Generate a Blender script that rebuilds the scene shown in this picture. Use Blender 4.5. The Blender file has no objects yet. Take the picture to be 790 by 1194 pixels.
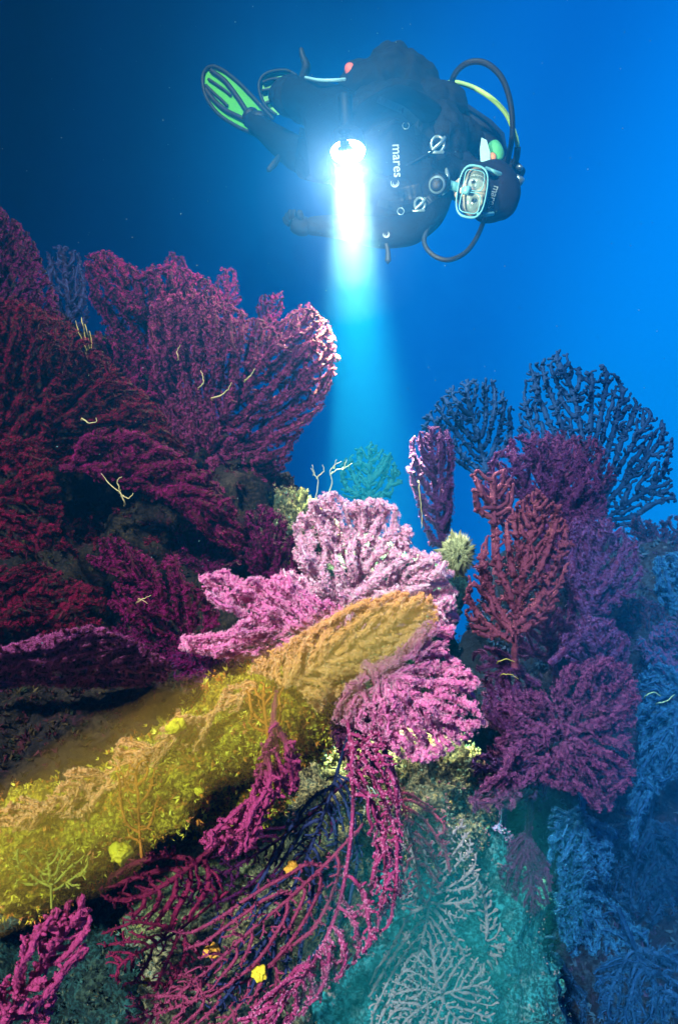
import bpy, bmesh, math, random
import numpy as np
from mathutils import Vector, Matrix, noise
from mathutils.bvhtree import BVHTree
from math import radians as R, pi

random.seed(7)
rng = np.random.default_rng(7)
SC = bpy.context.scene
COL = SC.collection


def P(px, py, d):
    """a spot in the sea: where it shows in the photograph and how far in front of the camera it lies (m)"""
    return Vector(((px - 395) / 790 * d, d, (597 - py) / 790 * d))


# ------------------------------------------------------------------ camera
cd = bpy.data.cameras.new('camera')
cam = bpy.data.objects.new('camera', cd)
COL.objects.link(cam)
cd.sensor_fit = 'HORIZONTAL'
cd.angle = 2 * math.atan(0.5)
cd.clip_start = 0.02
cd.clip_end = 200
cam.location = (0, 0, 0)
cam.rotation_euler = (R(90), 0, 0)
SC.camera = cam

# ------------------------------------------------------------------ open water seen in every direction
W = bpy.data.worlds.new('World')
SC.world = W
W.use_nodes = True
wn, wl = W.node_tree.nodes, W.node_tree.links
wn.clear()
tc = wn.new('ShaderNodeTexCoord')
dp = wn.new('ShaderNodeVectorMath'); dp.operation = 'DOT_PRODUCT'
dp.inputs[1].default_value = Vector((0.86, 0.44, -0.04)).normalized()
wl.new(tc.outputs['Generated'], dp.inputs[0])
cr = wn.new('ShaderNodeValToRGB')
cr.color_ramp.interpolation = 'EASE'
el = cr.color_ramp.elements
el[0].position = 0.0; el[0].color = (0.0002, 0.004, 0.022, 1)
el[1].position = 0.95; el[1].color = (0.0, 0.40, 1.35, 1)
for p_, c_ in ((0.12, (0.0002, 0.009, 0.055, 1)), (0.32, (0.0, 0.032, 0.17, 1)), (0.56, (0.0, 0.12, 0.60, 1)), (0.78, (0.0, 0.27, 1.12, 1))):
    e = el.new(p_); e.color = c_
wl.new(dp.outputs['Value'], cr.inputs[0])
bgn = wn.new('ShaderNodeBackground'); bgn.inputs[1].default_value = 0.66
wo = wn.new('ShaderNodeOutputWorld')
wl.new(cr.outputs[0], bgn.inputs[0]); wl.new(bgn.outputs[0], wo.inputs[0])

# ------------------------------------------------------------------ frontal key light standing in for the camera strobe
sd = bpy.data.lights.new('strobe_sun', 'SUN')
sd.energy = 5.0
sd.angle = R(3)
sd.color = (1.0, 0.93, 0.86)
strobe_sun = bpy.data.objects.new('strobe_sun', sd)
COL.objects.link(strobe_sun)
strobe_sun.location = (-1, -3, 4)
strobe_sun.rotation_euler = Vector((-0.42, -1.0, 0.72)).to_track_quat('Z', 'Y').to_euler()

SC.view_settings.view_transform = 'Standard'
SC.view_settings.look = 'None'
SC.view_settings.exposure = 0.55
SC.view_settings.gamma = 1
SC.cycles.volume_bounces = 0
SC.cycles.max_bounces = 5
SC.cycles.transparent_max_bounces = 96
SC.cycles.diffuse_bounces = 2
SC.cycles.sample_clamp_indirect = 4

# ------------------------------------------------------------------ helpers
def tag(o, label=None, cat=None, group=None, kind=None):
    if label: o['label'] = label
    if cat: o['category'] = cat
    if group: o['group'] = group
    if kind: o['kind'] = kind
    return o


def empty(name, loc, label=None, cat=None, group=None, kind=None):
    o = bpy.data.objects.new(name, None)
    o.empty_display_size = 0.05
    COL.objects.link(o)
    o.location = loc
    return tag(o, label, cat, group, kind)


def link_mesh(name, me, mat, parent=None, origin=None, smooth=True):
    """mesh made in world coordinates; its origin goes to the parent's base (or origin)"""
    o = bpy.data.objects.new(name, me)
    COL.objects.link(o)
    off = Vector(parent.matrix_parent_inverse @ parent.location) if False else None
    base = Vector((0, 0, 0))
    if parent is not None:
        q = parent
        while q is not None:
            base += q.location
            q = q.parent
        o.parent = parent
    if origin is not None and parent is None:
        o.location = origin
        base = Vector(origin)
    me.transform(Matrix.Translation(-base))
    if mat:
        me.materials.append(mat)
    if smooth and len(me.polygons):
        me.polygons.foreach_set('use_smooth', np.ones(len(me.polygons), bool))
    return o


def np_mesh(name, V, F, attrs=None):
    """V (n,3), F (m,k) all faces with k corners; attrs {name: per-vertex float}"""
    me = bpy.data.meshes.new(name)
    V = np.asarray(V, np.float32); F = np.asarray(F, np.int32)
    me.vertices.add(len(V)); me.vertices.foreach_set('co', V.ravel())
    m, k = F.shape
    me.loops.add(m * k); me.loops.foreach_set('vertex_index', F.ravel())
    me.polygons.add(m)
    me.polygons.foreach_set('loop_start', np.arange(0, m * k, k, dtype=np.int32))
    me.polygons.foreach_set('loop_total', np.full(m, k, np.int32))
    me.update(calc_edges=True)
    for n, a in (attrs or {}).items():
        at = me.attributes.new(n, 'FLOAT', 'POINT')
        at.data.foreach_set('value', np.asarray(a, np.float32))
    return me


def evaluated(o):
    """bake an object's modifiers into its mesh"""
    dg = bpy.context.evaluated_depsgraph_get()
    me = bpy.data.meshes.new_from_object(o.evaluated_get(dg))
    old = o.data
    o.modifiers.clear()
    o.data = me
    bpy.data.meshes.remove(old)
    return o


# ------------------------------------------------------------------ materials
def new_mat(name):
    m = bpy.data.materials.new(name); m.use_nodes = True
    nt = m.node_tree
    return m, nt, nt.nodes, nt.links, nt.nodes['Principled BSDF']


def plain(name, col, rough=0.6, spec=0.4, metal=0.0, bump=0.0, scale=60, var=0.25, emit=None, es=0):
    m, nt, n, l, b = new_mat(name)
    nz = n.new('ShaderNodeTexNoise'); nz.inputs['Scale'].default_value = scale; nz.inputs['Detail'].default_value = 6
    co = n.new('ShaderNodeTexCoord'); l.new(co.outputs['Object'], nz.inputs['Vector'])
    mx = n.new('ShaderNodeMix'); mx.data_type = 'RGBA'
    mx.inputs[6].default_value = (*[c * (1 - var) for c in col], 1)
    mx.inputs[7].default_value = (*[min(1, c * (1 + var)) for c in col], 1)
    l.new(nz.outputs[0], mx.inputs[0]); l.new(mx.outputs[2], b.inputs['Base Color'])
    b.inputs['Roughness'].default_value = rough
    b.inputs['Specular IOR Level'].default_value = spec
    b.inputs['Metallic'].default_value = metal
    if bump:
        bp = n.new('ShaderNodeBump'); bp.inputs['Strength'].default_value = bump; bp.inputs['Distance'].default_value = 0.004
        l.new(nz.outputs[0], bp.inputs['Height']); l.new(bp.outputs[0], b.inputs['Normal'])
    if emit:
        b.inputs['Emission Color'].default_value = (*emit, 1); b.inputs['Emission Strength'].default_value = es
    return m


def polyp_mat(name, inner, outer, var=0.35):
    """polyps: deep colour at the mouth, paler towards the tentacle tips; each polyp a little different"""
    m, nt, n, l, b = new_mat(name)
    a = n.new('ShaderNodeAttribute'); a.attribute_name = 'tip'
    r = n.new('ShaderNodeAttribute'); r.attribute_name = 'rnd'
    mx = n.new('ShaderNodeMix'); mx.data_type = 'RGBA'
    mx.inputs[6].default_value = (*inner, 1); mx.inputs[7].default_value = (*outer, 1)
    l.new(a.outputs['Fac'], mx.inputs[0])
    mr = n.new('ShaderNodeMapRange'); mr.inputs[3].default_value = 1 - var; mr.inputs[4].default_value = 1 + var * 0.6
    l.new(r.outputs['Fac'], mr.inputs[0])
    mu = n.new('ShaderNodeVectorMath'); mu.operation = 'SCALE'
    l.new(mx.outputs[2], mu.inputs[0]); l.new(mr.outputs[0], mu.inputs['Scale'])
    l.new(mu.outputs[0], b.inputs['Base Color'])
    b.inputs['Roughness'].default_value = 0.55
    b.inputs['Specular IOR Level'].default_value = 0.06
    return m


def branch_mat(name, col, bump=0.6):
    return plain(name, col, rough=0.75, spec=0.15, bump=bump, scale=260, var=0.45)


def rock_mat(name, cols, patch=9.0, dark=0.5):
    """cols: base, second crust, third crust, speckle"""
    m, nt, n, l, b = new_mat(name)
    co = n.new('ShaderNodeTexCoord')
    def nz(scale, detail, off):
        mp = n.new('ShaderNodeMapping'); mp.inputs['Location'].default_value = (off, off * 1.7, off * 0.3)
        l.new(co.outputs['Object'], mp.inputs[0])
        t = n.new('ShaderNodeTexNoise'); t.inputs['Scale'].default_value = scale
        t.inputs['Detail'].default_value = detail; t.inputs['Roughness'].default_value = 0.65
        l.new(mp.outputs[0], t.inputs['Vector']); return t.outputs[0]
    def step(sock, lo, hi):
        mr = n.new('ShaderNodeMapRange'); mr.interpolation_type = 'SMOOTHSTEP'
        mr.inputs[1].default_value = lo; mr.inputs[2].default_value = hi
        l.new(sock, mr.inputs[0]); return mr.outputs[0]
    def mix(f, a, c):
        x = n.new('ShaderNodeMix'); x.data_type = 'RGBA'
        if isinstance(f, float): x.inputs[0].default_value = f
        else: l.new(f, x.inputs[0])
        for i, v in ((6, a), (7, c)):
            if isinstance(v, tuple): x.inputs[i].default_value = (*v, 1)
            else: l.new(v, x.inputs[i])
        return x.outputs[2]
    c = mix(step(nz(patch, 8, 3.1), .42, .56), cols[0], cols[1])
    c = mix(step(nz(patch * 1.7, 9, 9.3), .52, .60), c, cols[2])
    c = mix(step(nz(patch * 4.5, 6, 1.3), .60, .66), c, cols[3])
    fine = nz(patch * 14, 8, 5.5)
    c = mix(step(fine, .62, .42), c, tuple(v * dark * .4 for v in cols[0]))
    l.new(c, b.inputs['Base Color'])
    b.inputs['Roughness'].default_value = 0.85
    b.inputs['Specular IOR Level'].default_value = 0.2
    bp = n.new('ShaderNodeBump'); bp.inputs['Strength'].default_value = 0.9; bp.inputs['Distance'].default_value = 0.006
    l.new(fine, bp.inputs['Height']); l.new(bp.outputs[0], b.inputs['Normal'])
    return m


def growth_mat(name, stops):
    m, nt, n, l, b = new_mat(name)
    r = n.new('ShaderNodeAttribute'); r.attribute_name = 'rnd'
    c = n.new('ShaderNodeValToRGB'); c.color_ramp.interpolation = 'CONSTANT'
    e = c.color_ramp.elements
    e[0].position = 0; e[0].color = (*stops[0], 1)
    e[1].position = 1 / len(stops); e[1].color = (*stops[1], 1)
    for i, s in enumerate(stops[2:], 2):
        q = e.new(i / len(stops)); q.color = (*s, 1)
    l.new(r.outputs['Fac'], c.inputs[0]); l.new(c.outputs[0], b.inputs['Base Color'])
    b.inputs['Roughness'].default_value = 0.8; b.inputs['Specular IOR Level'].default_value = 0.2
    return m


# ------------------------------------------------------------------ coral growth
def in_poly(x, y, poly):
    inside = np.zeros(len(x), bool)
    n = len(poly)
    for i in range(n):
        x0, y0 = poly[i]; x1, y1 = poly[(i + 1) % n]
        c = ((y0 > y) != (y1 > y)) & (x < (x1 - x0) * (y - y0) / (y1 - y0 + 1e-9) + x0)
        inside ^= c
    return inside


def colonise(poly, root, space, thick, step, seed, rootz=0.0, jitter=0.25):
    """grow a branching colony from root until it fills the outline; units: photograph pixels"""
    g = np.random.default_rng(seed)
    poly = np.array(poly, float)
    lo, hi = poly.min(0), poly.max(0)
    area_n = int((hi[0] - lo[0]) * (hi[1] - lo[1]) / (space * space) * 3.2) + 20
    x = g.uniform(lo[0], hi[0], area_n); y = g.uniform(lo[1], hi[1], area_n)
    k = in_poly(x, y, poly)
    A = np.stack([x[k], y[k], g.normal(0, thick * .5, k.sum())], 1)
    N = [np.array([root[0], root[1], rootz], float)]
    par = [-1]
    dist = np.full(len(A), 1e9); near = np.zeros(len(A), int)
    new = [0]
    kill = space * 0.55
    for it in range(420):
        for j in new:
            dd = np.linalg.norm(A - N[j], axis=1)
            m = dd < dist
            dist[m] = dd[m]; near[m] = j
        alive = dist > kill
        A, dist, near = A[alive], dist[alive], near[alive]
        if not len(A): break
        new = []
        for j in np.unique(near):
            s = A[near == j] - N[j]
            s /= np.linalg.norm(s, axis=1)[:, None] + 1e-9
            v = s.sum(0) + g.normal(0, jitter, 3) * (1, 1, .5)
            L = np.linalg.norm(v)
            if L < 1e-3: continue
            q = N[j] + v / L * step
            N.append(q); par.append(int(j)); new.append(len(N) - 1)
        if len(N) > 9000: break
    return np.array(N), np.array(par)


def pipe_radii(par, tip, expo, cap):
    n = len(par)
    acc = np.zeros(n)
    kids = np.zeros(n, int)
    for i in range(1, n): kids[par[i]] += 1
    r = np.zeros(n)
    for i in range(n - 1, -1, -1):
        r[i] = max(tip, acc[i] ** (1 / expo)) if kids[i] else tip
        if i: acc[par[i]] += r[i] ** expo
    return np.minimum(r, cap), kids


def smooth_nodes(N, par, kids, it=2):
    N = N.copy()
    child = {}
    for i in range(1, len(par)): child.setdefault(par[i], i)
    idx = np.array([i for i in range(1, len(par)) if kids[i] >= 1])
    if not len(idx): return N
    ch = np.array([child[i] for i in idx])
    for _ in range(it):
        N[idx] = N[idx] * .5 + (N[par[idx]] + N[ch]) * .25
    return N


def tubes(N, par, r, kids, sides=5, knob=0.0, seed=0):
    """N world positions, r metres -> V, F (quads), tips closed by a little cone"""
    g = np.random.default_rng(seed)
    n = len(N)
    T = np.zeros_like(N)
    T[1:] = N[1:] - N[par[1:]]
    T[0] = (N[1] - N[0]) if n > 1 else (0, 0, 1)
    T /= np.linalg.norm(T, axis=1)[:, None] + 1e-9
    ref = np.tile([0., 1., 0.12], (n, 1))
    bad = np.abs((T * ref).sum(1)) > .93
    ref[bad] = (0.2, 0.1, 1)
    U = np.cross(T, ref); U /= np.linalg.norm(U, axis=1)[:, None] + 1e-9
    Vv = np.cross(T, U)
    a = np.arange(sides) * 2 * pi / sides
    rr = r * (1 + knob * g.uniform(-1, 1, n))
    ring = N[:, None] + rr[:, None, None] * (np.cos(a)[None, :, None] * U[:, None] + np.sin(a)[None, :, None] * Vv[:, None])
    V = ring.reshape(-1, 3)
    i = np.arange(1, n); p = par[1:]
    s = np.arange(sides); s2 = (s + 1) % sides
    F = np.stack([p[:, None] * sides + s, p[:, None] * sides + s2, i[:, None] * sides + s2, i[:, None] * sides + s], 2).reshape(-1, 4)
    tips = np.where(kids == 0)[0]
    apex = N[tips] + T[tips] * rr[tips][:, None] * 1.1
    base = len(V)
    V = np.concatenate([V, apex])
    k = np.arange(len(tips))
    F2 = np.stack([tips[:, None] * sides + s, tips[:, None] * sides + s2, np.repeat(base + k[:, None], sides, 1), np.repeat(base + k[:, None], sides, 1)], 2).reshape(-1, 4)
    return V, F, F2, T, U, Vv


def mixed_mesh(name, V, Fq, Ft, attrs=None):
    me = bpy.data.meshes.new(name)
    me.vertices.add(len(V)); me.vertices.foreach_set('co', np.asarray(V, np.float32).ravel())
    loops = np.concatenate([Fq.ravel(), Ft.ravel()]).astype(np.int32)
    me.loops.add(len(loops)); me.loops.foreach_set('vertex_index', loops)
    nq, ntr = len(Fq), len(Ft)
    me.polygons.add(nq + ntr)
    st = np.concatenate([np.arange(nq) * 4, nq * 4 + np.arange(ntr) * 3]).astype(np.int32)
    tt = np.concatenate([np.full(nq, 4), np.full(ntr, 3)]).astype(np.int32)
    me.polygons.foreach_set('loop_start', st); me.polygons.foreach_set('loop_total', tt)
    me.update(calc_edges=True)
    return me


def polyp_template(nt=6, cup=0.5):
    """a flower-like polyp, radius 1, axis +Z: separate tentacles round an open mouth"""
    V, tip, F = [], [], []
    for k in range(nt):
        a = 2 * pi * k / nt
        V.append((.34 * math.cos(a), .34 * math.sin(a), .1)); tip.append(.1)
    for k in range(nt):
        a = 2 * pi * (k + .5) / nt
        V.append((math.cos(a), math.sin(a), cup + .2 * (k % 2))); tip.append(1.0)
        F.append((k, nt + k, (k + 1) % nt))
    return np.array(V), np.array(F), np.array(tip)


def polyps(N, par, r, U, Vv, T, size, dens, seed, nt=8, skip_r=None, fade=None):
    """size metres; dens polyps per square 'size' of branch skin"""
    g = np.random.default_rng(seed)
    i = np.arange(1, len(N))
    seg = np.linalg.norm(N[1:] - N[par[1:]], axis=1)
    cnt = seg * 2 * pi * (r[1:] + size * .4) / (size * size) * dens
    if skip_r is not None: cnt = cnt * (r[1:] < skip_r)
    c = (cnt + g.uniform(0, 1, len(cnt))).astype(int)
    I = np.repeat(i, c); M = len(I)
    if M == 0: return None
    t = g.uniform(0, 1, M)[:, None]
    ctr = N[par[I]] * (1 - t) + N[I] * t
    a = g.uniform(0, 2 * pi, M)
    nrm = np.cos(a)[:, None] * U[I] + np.sin(a)[:, None] * Vv[I] + g.normal(0, .25, (M, 3)) + T[I] * .35
    nrm /= np.linalg.norm(nrm, axis=1)[:, None]
    radial = np.cos(a)[:, None] * U[I] + np.sin(a)[:, None] * Vv[I]
    vw = ctr / np.linalg.norm(ctr, axis=1)[:, None]      # polyps on the side turned to the rock are left out
    keep = (radial * vw).sum(1) < .12
    ctr, nrm, radial, I = ctr[keep], nrm[keep], radial[keep], I[keep]; M = len(I)
    s = size * g.uniform(.65, 1.2, M)
    pos = ctr + radial * (r[I] * .9)[:, None] + nrm * (s * g.uniform(.0, .6, M))[:, None]
    q = np.cross(nrm, np.where(np.abs(nrm[:, 2:3]) > .9, [[1., 0, 0]], [[0, 0, 1.]]))
    q /= np.linalg.norm(q, axis=1)[:, None]
    w = np.cross(nrm, q)
    ph = g.uniform(0, 2 * pi, M)[:, None]
    q, w = q * np.cos(ph) + w * np.sin(ph), w * np.cos(ph) - q * np.sin(ph)
    TV, TF, TT = polyp_template(nt)
    V = pos[:, None] + s[:, None, None] * (TV[None, :, 0:1] * q[:, None] + TV[None, :, 1:2] * w[:, None] + TV[None, :, 2:3] * nrm[:, None])
    F = (np.arange(M) * len(TV))[:, None, None] + TF[None]
    rnd = np.repeat(g.uniform(0, 1, M), len(TV))
    return V.reshape(-1, 3), F.reshape(-1, 3), np.tile(TT, M), rnd


SEED = [100]


def sea_fan(label, poly, root, d, bm_, pm_=None, space=9, tip=2.4, trunk=7, thick=10, tilt=(0, 0), bowl=0.0,
            psize=3.0, dens=0.42, nt=6, cat='sea fan', name='sea_fan', group=None, step=None, knob=0.15, expo=2.6, rootd=None,
            jitter=.25, wav=1.0):
    """one gorgonian: outline and root where they show in the photograph, d its distance in metres,
    tilt = metres nearer/farther per 100 px, sizes in photograph pixels at that distance"""
    SEED[0] += 1
    sd_ = SEED[0]
    px = d / 790.0
    if pm_ is not None and dens > .2:      # polyped fans: many fine twigs close together
        space, tip = max(5.4, space * .70), tip * .62
        trunk = min(trunk, 3.8)
    step = step or max(3.1, space * .45)
    N, par = colonise(poly, root, space, thick, step, sd_, jitter=jitter)
    r, kids = pipe_radii(par, tip, expo, trunk)
    N = smooth_nodes(N, par, kids, 2)
    cx, cy = root
    dx, dy = N[:, 0] - cx, N[:, 1] - cy
    ph = sd_ * 1.7
    dep = d + N[:, 2] * px + tilt[0] * dx / 100 + tilt[1] * dy / 100 + bowl * (dx ** 2 + dy ** 2) / 1e4
    dep += wav * .012 * (np.sin(N[:, 0] * .045 + ph) + np.sin(N[:, 1] * .06 + ph * 2) + .6 * np.sin((N[:, 0] + N[:, 1]) * .11 + ph))
    dep = np.maximum(dep, .35)
    Wd = np.stack([(N[:, 0] - 395) / 790 * dep, dep, (597 - N[:, 1]) / 790 * dep], 1)
    rw = r * px
    base = Vector(Wd[0])
    e = empty(name, base, label, cat, group)
    V, Fq, F2, T, U, Vv = tubes(Wd, par, rw, kids, (3 if dens > .2 else 4) if pm_ is not None else 5, knob, sd_)
    me = mixed_mesh('branches', V, Fq, F2[:, :3])
    link_mesh('branches', me, bm_, e)
    if pm_ is not None:
        res = polyps(Wd, par, rw, U, Vv, T, psize * .60 * px, dens * .95, sd_, nt)
        if res:
            V, F, tt, rn = res
            me = np_mesh('polyps', V, F, {'tip': tt, 'rnd': rn})
            o = link_mesh('polyps', me, pm_, e, smooth=False)
            o['kind'] = 'stuff'
    return e


def twig(label, lines, d, mat, r=1.3, cat='hydroid', name='hydroid', group=None, kids_name=None):
    """a little colony of whips: each line a list of px points; lines joined in one mesh"""
    px = d / 790
    Vs, Qs, Ts, off = [], [], [], 0
    base = P(*lines[0][0][:2], d)
    for k, ln in enumerate(lines):
        pts = np.array([(p[0], p[1], (p[2] if len(p) > 2 else 0)) for p in ln], float)
        pts = np.concatenate([[[pts[0, 0] - 1, pts[0, 1] + 2, 32.]], pts])   # its foot sits deep among the branches
        tt = np.linspace(0, len(pts) - 1, (len(pts) - 1) * 5 + 1)
        q = np.stack([np.interp(tt, np.arange(len(pts)), pts[:, j]) for j in range(3)], 1)
        for _ in range(3):
            q[1:-1] = q[1:-1] * .5 + (q[:-2] + q[2:]) * .25
        q[1:-1, :2] += rng.normal(0, .35, (len(q) - 2, 2))
        dd = d + q[:, 2] * px
        Wd = np.stack([(q[:, 0] - 395) / 790 * dd, dd, (597 - q[:, 1]) / 790 * dd], 1)
        par = np.arange(-1, len(q) - 1)
        kids = np.ones(len(q), int); kids[-1] = 0
        rr = np.linspace(1.05, .4, len(q)) * r * .8 * px
        V, Fq, F2, *_ = tubes(Wd, par, rr, kids, 6, .2, k)
        Vs.append(V); Qs.append(Fq + off); Ts.append(F2[:, :3] + off); off += len(V)
    me = mixed_mesh(name, np.concatenate(Vs), np.concatenate(Qs), np.concatenate(Ts))
    o = link_mesh(name, me, mat, None, origin=base)
    return tag(o, label, cat, group)


# ------------------------------------------------------------------ rocks
def blob(center, rad, sub=5, amp=0.18, freq=3.0, rot=(0, 0, 0), seed=0, fine=0.03):
    bm = bmesh.new()
    bmesh.ops.create_icosphere(bm, subdivisions=sub, radius=1)
    M = Matrix.Rotation(rot[2], 4, 'Z') @ Matrix.Rotation(rot[1], 4, 'Y') @ Matrix.Rotation(rot[0], 4, 'X')
    so = Vector((seed * 3.1, seed * 1.7, seed * 5.3))
    mr = min(rad)
    for v in bm.verts:
        n = v.co.normalized()
        p = Vector((n.x * rad[0], n.y * rad[1], n.z * rad[2]))
        f = noise.fractal(p * freq + so, 1.0, 2.1, 5)
        f2 = noise.fractal(p * freq * 6 + so, 0.8, 2.1, 4)
        f3 = abs(noise.noise(p * freq * 2.3 - so))
        p += n * (amp * f + fine * f2 - f3 * amp * .5)
        v.co = M @ p + Vector(center)
    me = bpy.data.meshes.new('blob')
    bm.to_mesh(me); bm.free()
    return me


def rock(name, label, px, py, d, rad, mat, sub=6, amp=.12, freq=3.0, rot=(0, 0, 0), seed=0, fine=.03):
    c = P(px, py, d)
    me = blob(c, rad, sub, amp, freq, rot, seed, fine)
    o = link_mesh(name, me, mat, None, origin=c)
    tag(o, label, None, None, 'structure')
    return o


def growth(name, label, rocks, n, mat, size=(.003, .009), seed=0, region=None):
    """turf, tubeworms and small crusts seated all over the rocks' camera side"""
    g = np.random.default_rng(seed)
    Ps, Ns = [], []
    for o in rocks:
        me = o.data
        c = np.empty(len(me.polygons) * 3); me.polygons.foreach_get('center', c); c = c.reshape(-1, 3)
        nn = np.empty(len(me.polygons) * 3); me.polygons.foreach_get('normal', nn); nn = nn.reshape(-1, 3)
        c = c + np.array(o.location)
        view = c / np.linalg.norm(c, axis=1)[:, None]
        X = 395 + c[:, 0] / c[:, 1] * 790; Y = 597 - c[:, 2] / c[:, 1] * 790
        m = ((nn * view).sum(1) < .25) & (X > -80) & (X < 870) & (Y > 250) & (Y < 1290) & (c[:, 1] > .3)
        if region is not None: m &= in_poly(X, Y, region)
        Ps.append(c[m]); Ns.append(nn[m])
    C, NN = np.concatenate(Ps), np.concatenate(Ns)
    if not len(C): return
    # weight nearer faces equally per picture area
    i = g.integers(0, len(C), n)
    C, NN = C[i], NN[i]
    C = C + g.normal(0, .006, C.shape)
    M = len(C)
    clump = np.array([noise.noise(Vector(c) * 14) for c in C])
    rnd = np.clip(g.uniform(0, 1, M) * .55 + (clump * .9 + .45) * .45, 0, .999)
    s = g.uniform(size[0], size[1], M) * (C[:, 1] ** .5)
    ax = NN + g.normal(0, .55, NN.shape); ax /= np.linalg.norm(ax, axis=1)[:, None]
    q = np.cross(ax, g.normal(0, 1, ax.shape)); q /= np.linalg.norm(q, axis=1)[:, None]
    w = np.cross(ax, q)
    # tuft: 5 leaning blades round a knob
    TV, TF = [], []
    for k in range(4):
        a = 2 * pi * k / 4 + .3 * k; b = len(TV)
        ca, sa = math.cos(a), math.sin(a)
        TV += [(.28 * ca - .2 * sa, .28 * sa + .2 * ca, -.2), (.28 * ca + .2 * sa, .28 * sa - .2 * ca, -.2),
               (.75 * ca, .75 * sa, .75 + .35 * (k % 2)), (.05 * ca, .05 * sa, .35)]
        TF += [(b, b + 1, b + 2), (b + 1, b + 3, b + 2)]
    TV = np.array(TV); TF = np.array(TF)
    V = C[:, None] + s[:, None, None] * (TV[None, :, 0:1] * q[:, None] + TV[None, :, 1:2] * w[:, None] + TV[None, :, 2:3] * ax[:, None])
    F = (np.arange(M) * len(TV))[:, None, None] + TF[None]
    me = np_mesh(name, V.reshape(-1, 3), F.reshape(-1, 3), {'rnd': np.repeat(rnd, len(TV))})
    o = link_mesh(name, me, mat, None, origin=Vector(C[0]), smooth=False)
    tag(o, label, None, None, 'stuff')
    return o


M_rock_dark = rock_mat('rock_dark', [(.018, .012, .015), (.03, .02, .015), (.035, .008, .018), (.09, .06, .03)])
M_rock_mid = rock_mat('rock_mid', [(.28, .28, .20), (.40, .36, .20), (.18, .26, .24), (.62, .48, .14)], patch=11)
M_rock_teal_lit = rock_mat('rock_teal_lit', [(.02, .24, .34), (.04, .36, .48), (.12, .28, .34), (.46, .32, .38)], patch=10)  # teal light on the slope put into the rock colour
M_rock_olive = rock_mat('rock_olive', [(.12, .13, .07), (.20, .19, .10), (.07, .11, .08), (.34, .30, .14)])
M_rock_dteal = rock_mat('rock_dark_teal', [(.01, .05, .06), (.02, .09, .10), (.03, .06, .05), (.12, .14, .10)])
M_rock_water_blue = rock_mat('rock_water_blue', [(.006, .018, .05), (.01, .035, .09), (.015, .02, .07), (.03, .07, .14)])  # blue of the water light put into the rock colour
M_rock_yel = rock_mat('rock_yellow', [(.52, .34, .02), (.66, .50, .04), (.58, .17, .03), (.85, .72, .12)], patch=13)
M_sand = rock_mat('seabed', [(.06, .10, .12), (.05, .12, .15), (.08, .10, .11), (.12, .16, .17)], patch=3)

# seabed far below the reef
def seabed():
    nx, ny = 90, 90
    xs = np.linspace(-7, 7, nx); ys = np.linspace(-.4, 9.5, ny)
    X, Y = np.meshgrid(xs, ys)
    Z = np.full_like(X, -2.3)
    for i in range(ny):
        for j in range(nx):
            Z[i, j] += .22 * noise.fractal(Vector((X[i, j] * .6, Y[i, j] * .6, 2.2)), 1, 2, 5)
    V = np.stack([X, Y, Z], 2).reshape(-1, 3)
    a = (np.arange(ny - 1)[:, None] * nx + np.arange(nx - 1)[None]).ravel()
    F = np.stack([a, a + 1, a + nx + 1, a + nx], 1)
    o = link_mesh('seabed', np_mesh('seabed', V, F), M_sand)
    tag(o, 'blue green seabed falling away below the reef', None, None, 'structure')
seabed()

RL = [
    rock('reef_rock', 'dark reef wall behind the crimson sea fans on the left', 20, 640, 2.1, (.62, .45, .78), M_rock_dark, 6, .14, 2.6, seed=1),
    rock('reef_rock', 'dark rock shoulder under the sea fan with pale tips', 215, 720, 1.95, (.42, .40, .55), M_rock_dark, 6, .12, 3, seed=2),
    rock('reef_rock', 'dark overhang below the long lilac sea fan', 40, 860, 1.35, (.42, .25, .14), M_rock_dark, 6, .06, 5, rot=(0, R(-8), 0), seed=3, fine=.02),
]
RC = [
    rock('reef_rock', 'grey crusted rock face behind the hanging sea fan', 285, 1060, 1.45, (.31, .27, .42), M_rock_mid, 6, .09, 4, seed=5),
    rock('reef_rock', 'pale crusted rock below the lowest pink polyps', 478, 925, 1.42, (.16, .20, .11), M_rock_mid, 6, .06, 5, seed=6),
]
rock('reef_rock', 'added dark rock block stopping the torch beam behind the bright pink sea fan', 405, 740, 1.80, (.29, .25, .27), M_rock_dteal, 6, .08, 5, seed=4)  # placed here to catch the torch beam and shade the lower rocks
RC.append(rock('reef_rock', 'olive grey rock crest with white hydroids left of the torch beam', 345, 640, 1.68, (.085, .09, .15), M_rock_olive, 5, .05, 8, seed=15))
RT = [
    rock('reef_rock', 'rock slope tinted by turquoise light at the bottom of the photo', 475, 1200, 1.44, (.34, .25, .46), M_rock_teal_lit, 6, .07, 4, seed=7),
    rock('reef_rock', 'blue green rock foot at the bottom left', 120, 1190, 1.35, (.36, .25, .26), M_rock_dteal, 6, .08, 4, seed=8),
]
RR = [
    rock('reef_rock', 'reef wall tinted dark blue by water light behind the bushy sea fans on the right', 690, 860, 2.05, (.42, .40, .62), M_rock_water_blue, 6, .13, 2.8, seed=9),
    rock('reef_rock', 'reef foot tinted dark blue by water light at the bottom right', 730, 1190, 1.9, (.50, .40, .50), M_rock_water_blue, 6, .12, 3, seed=10),
    rock('reef_rock', 'outcrop tinted dark blue by water light at the right edge', 830, 760, 2.4, (.35, .4, .4), M_rock_water_blue, 6, .12, 3, seed=11),
]
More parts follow.
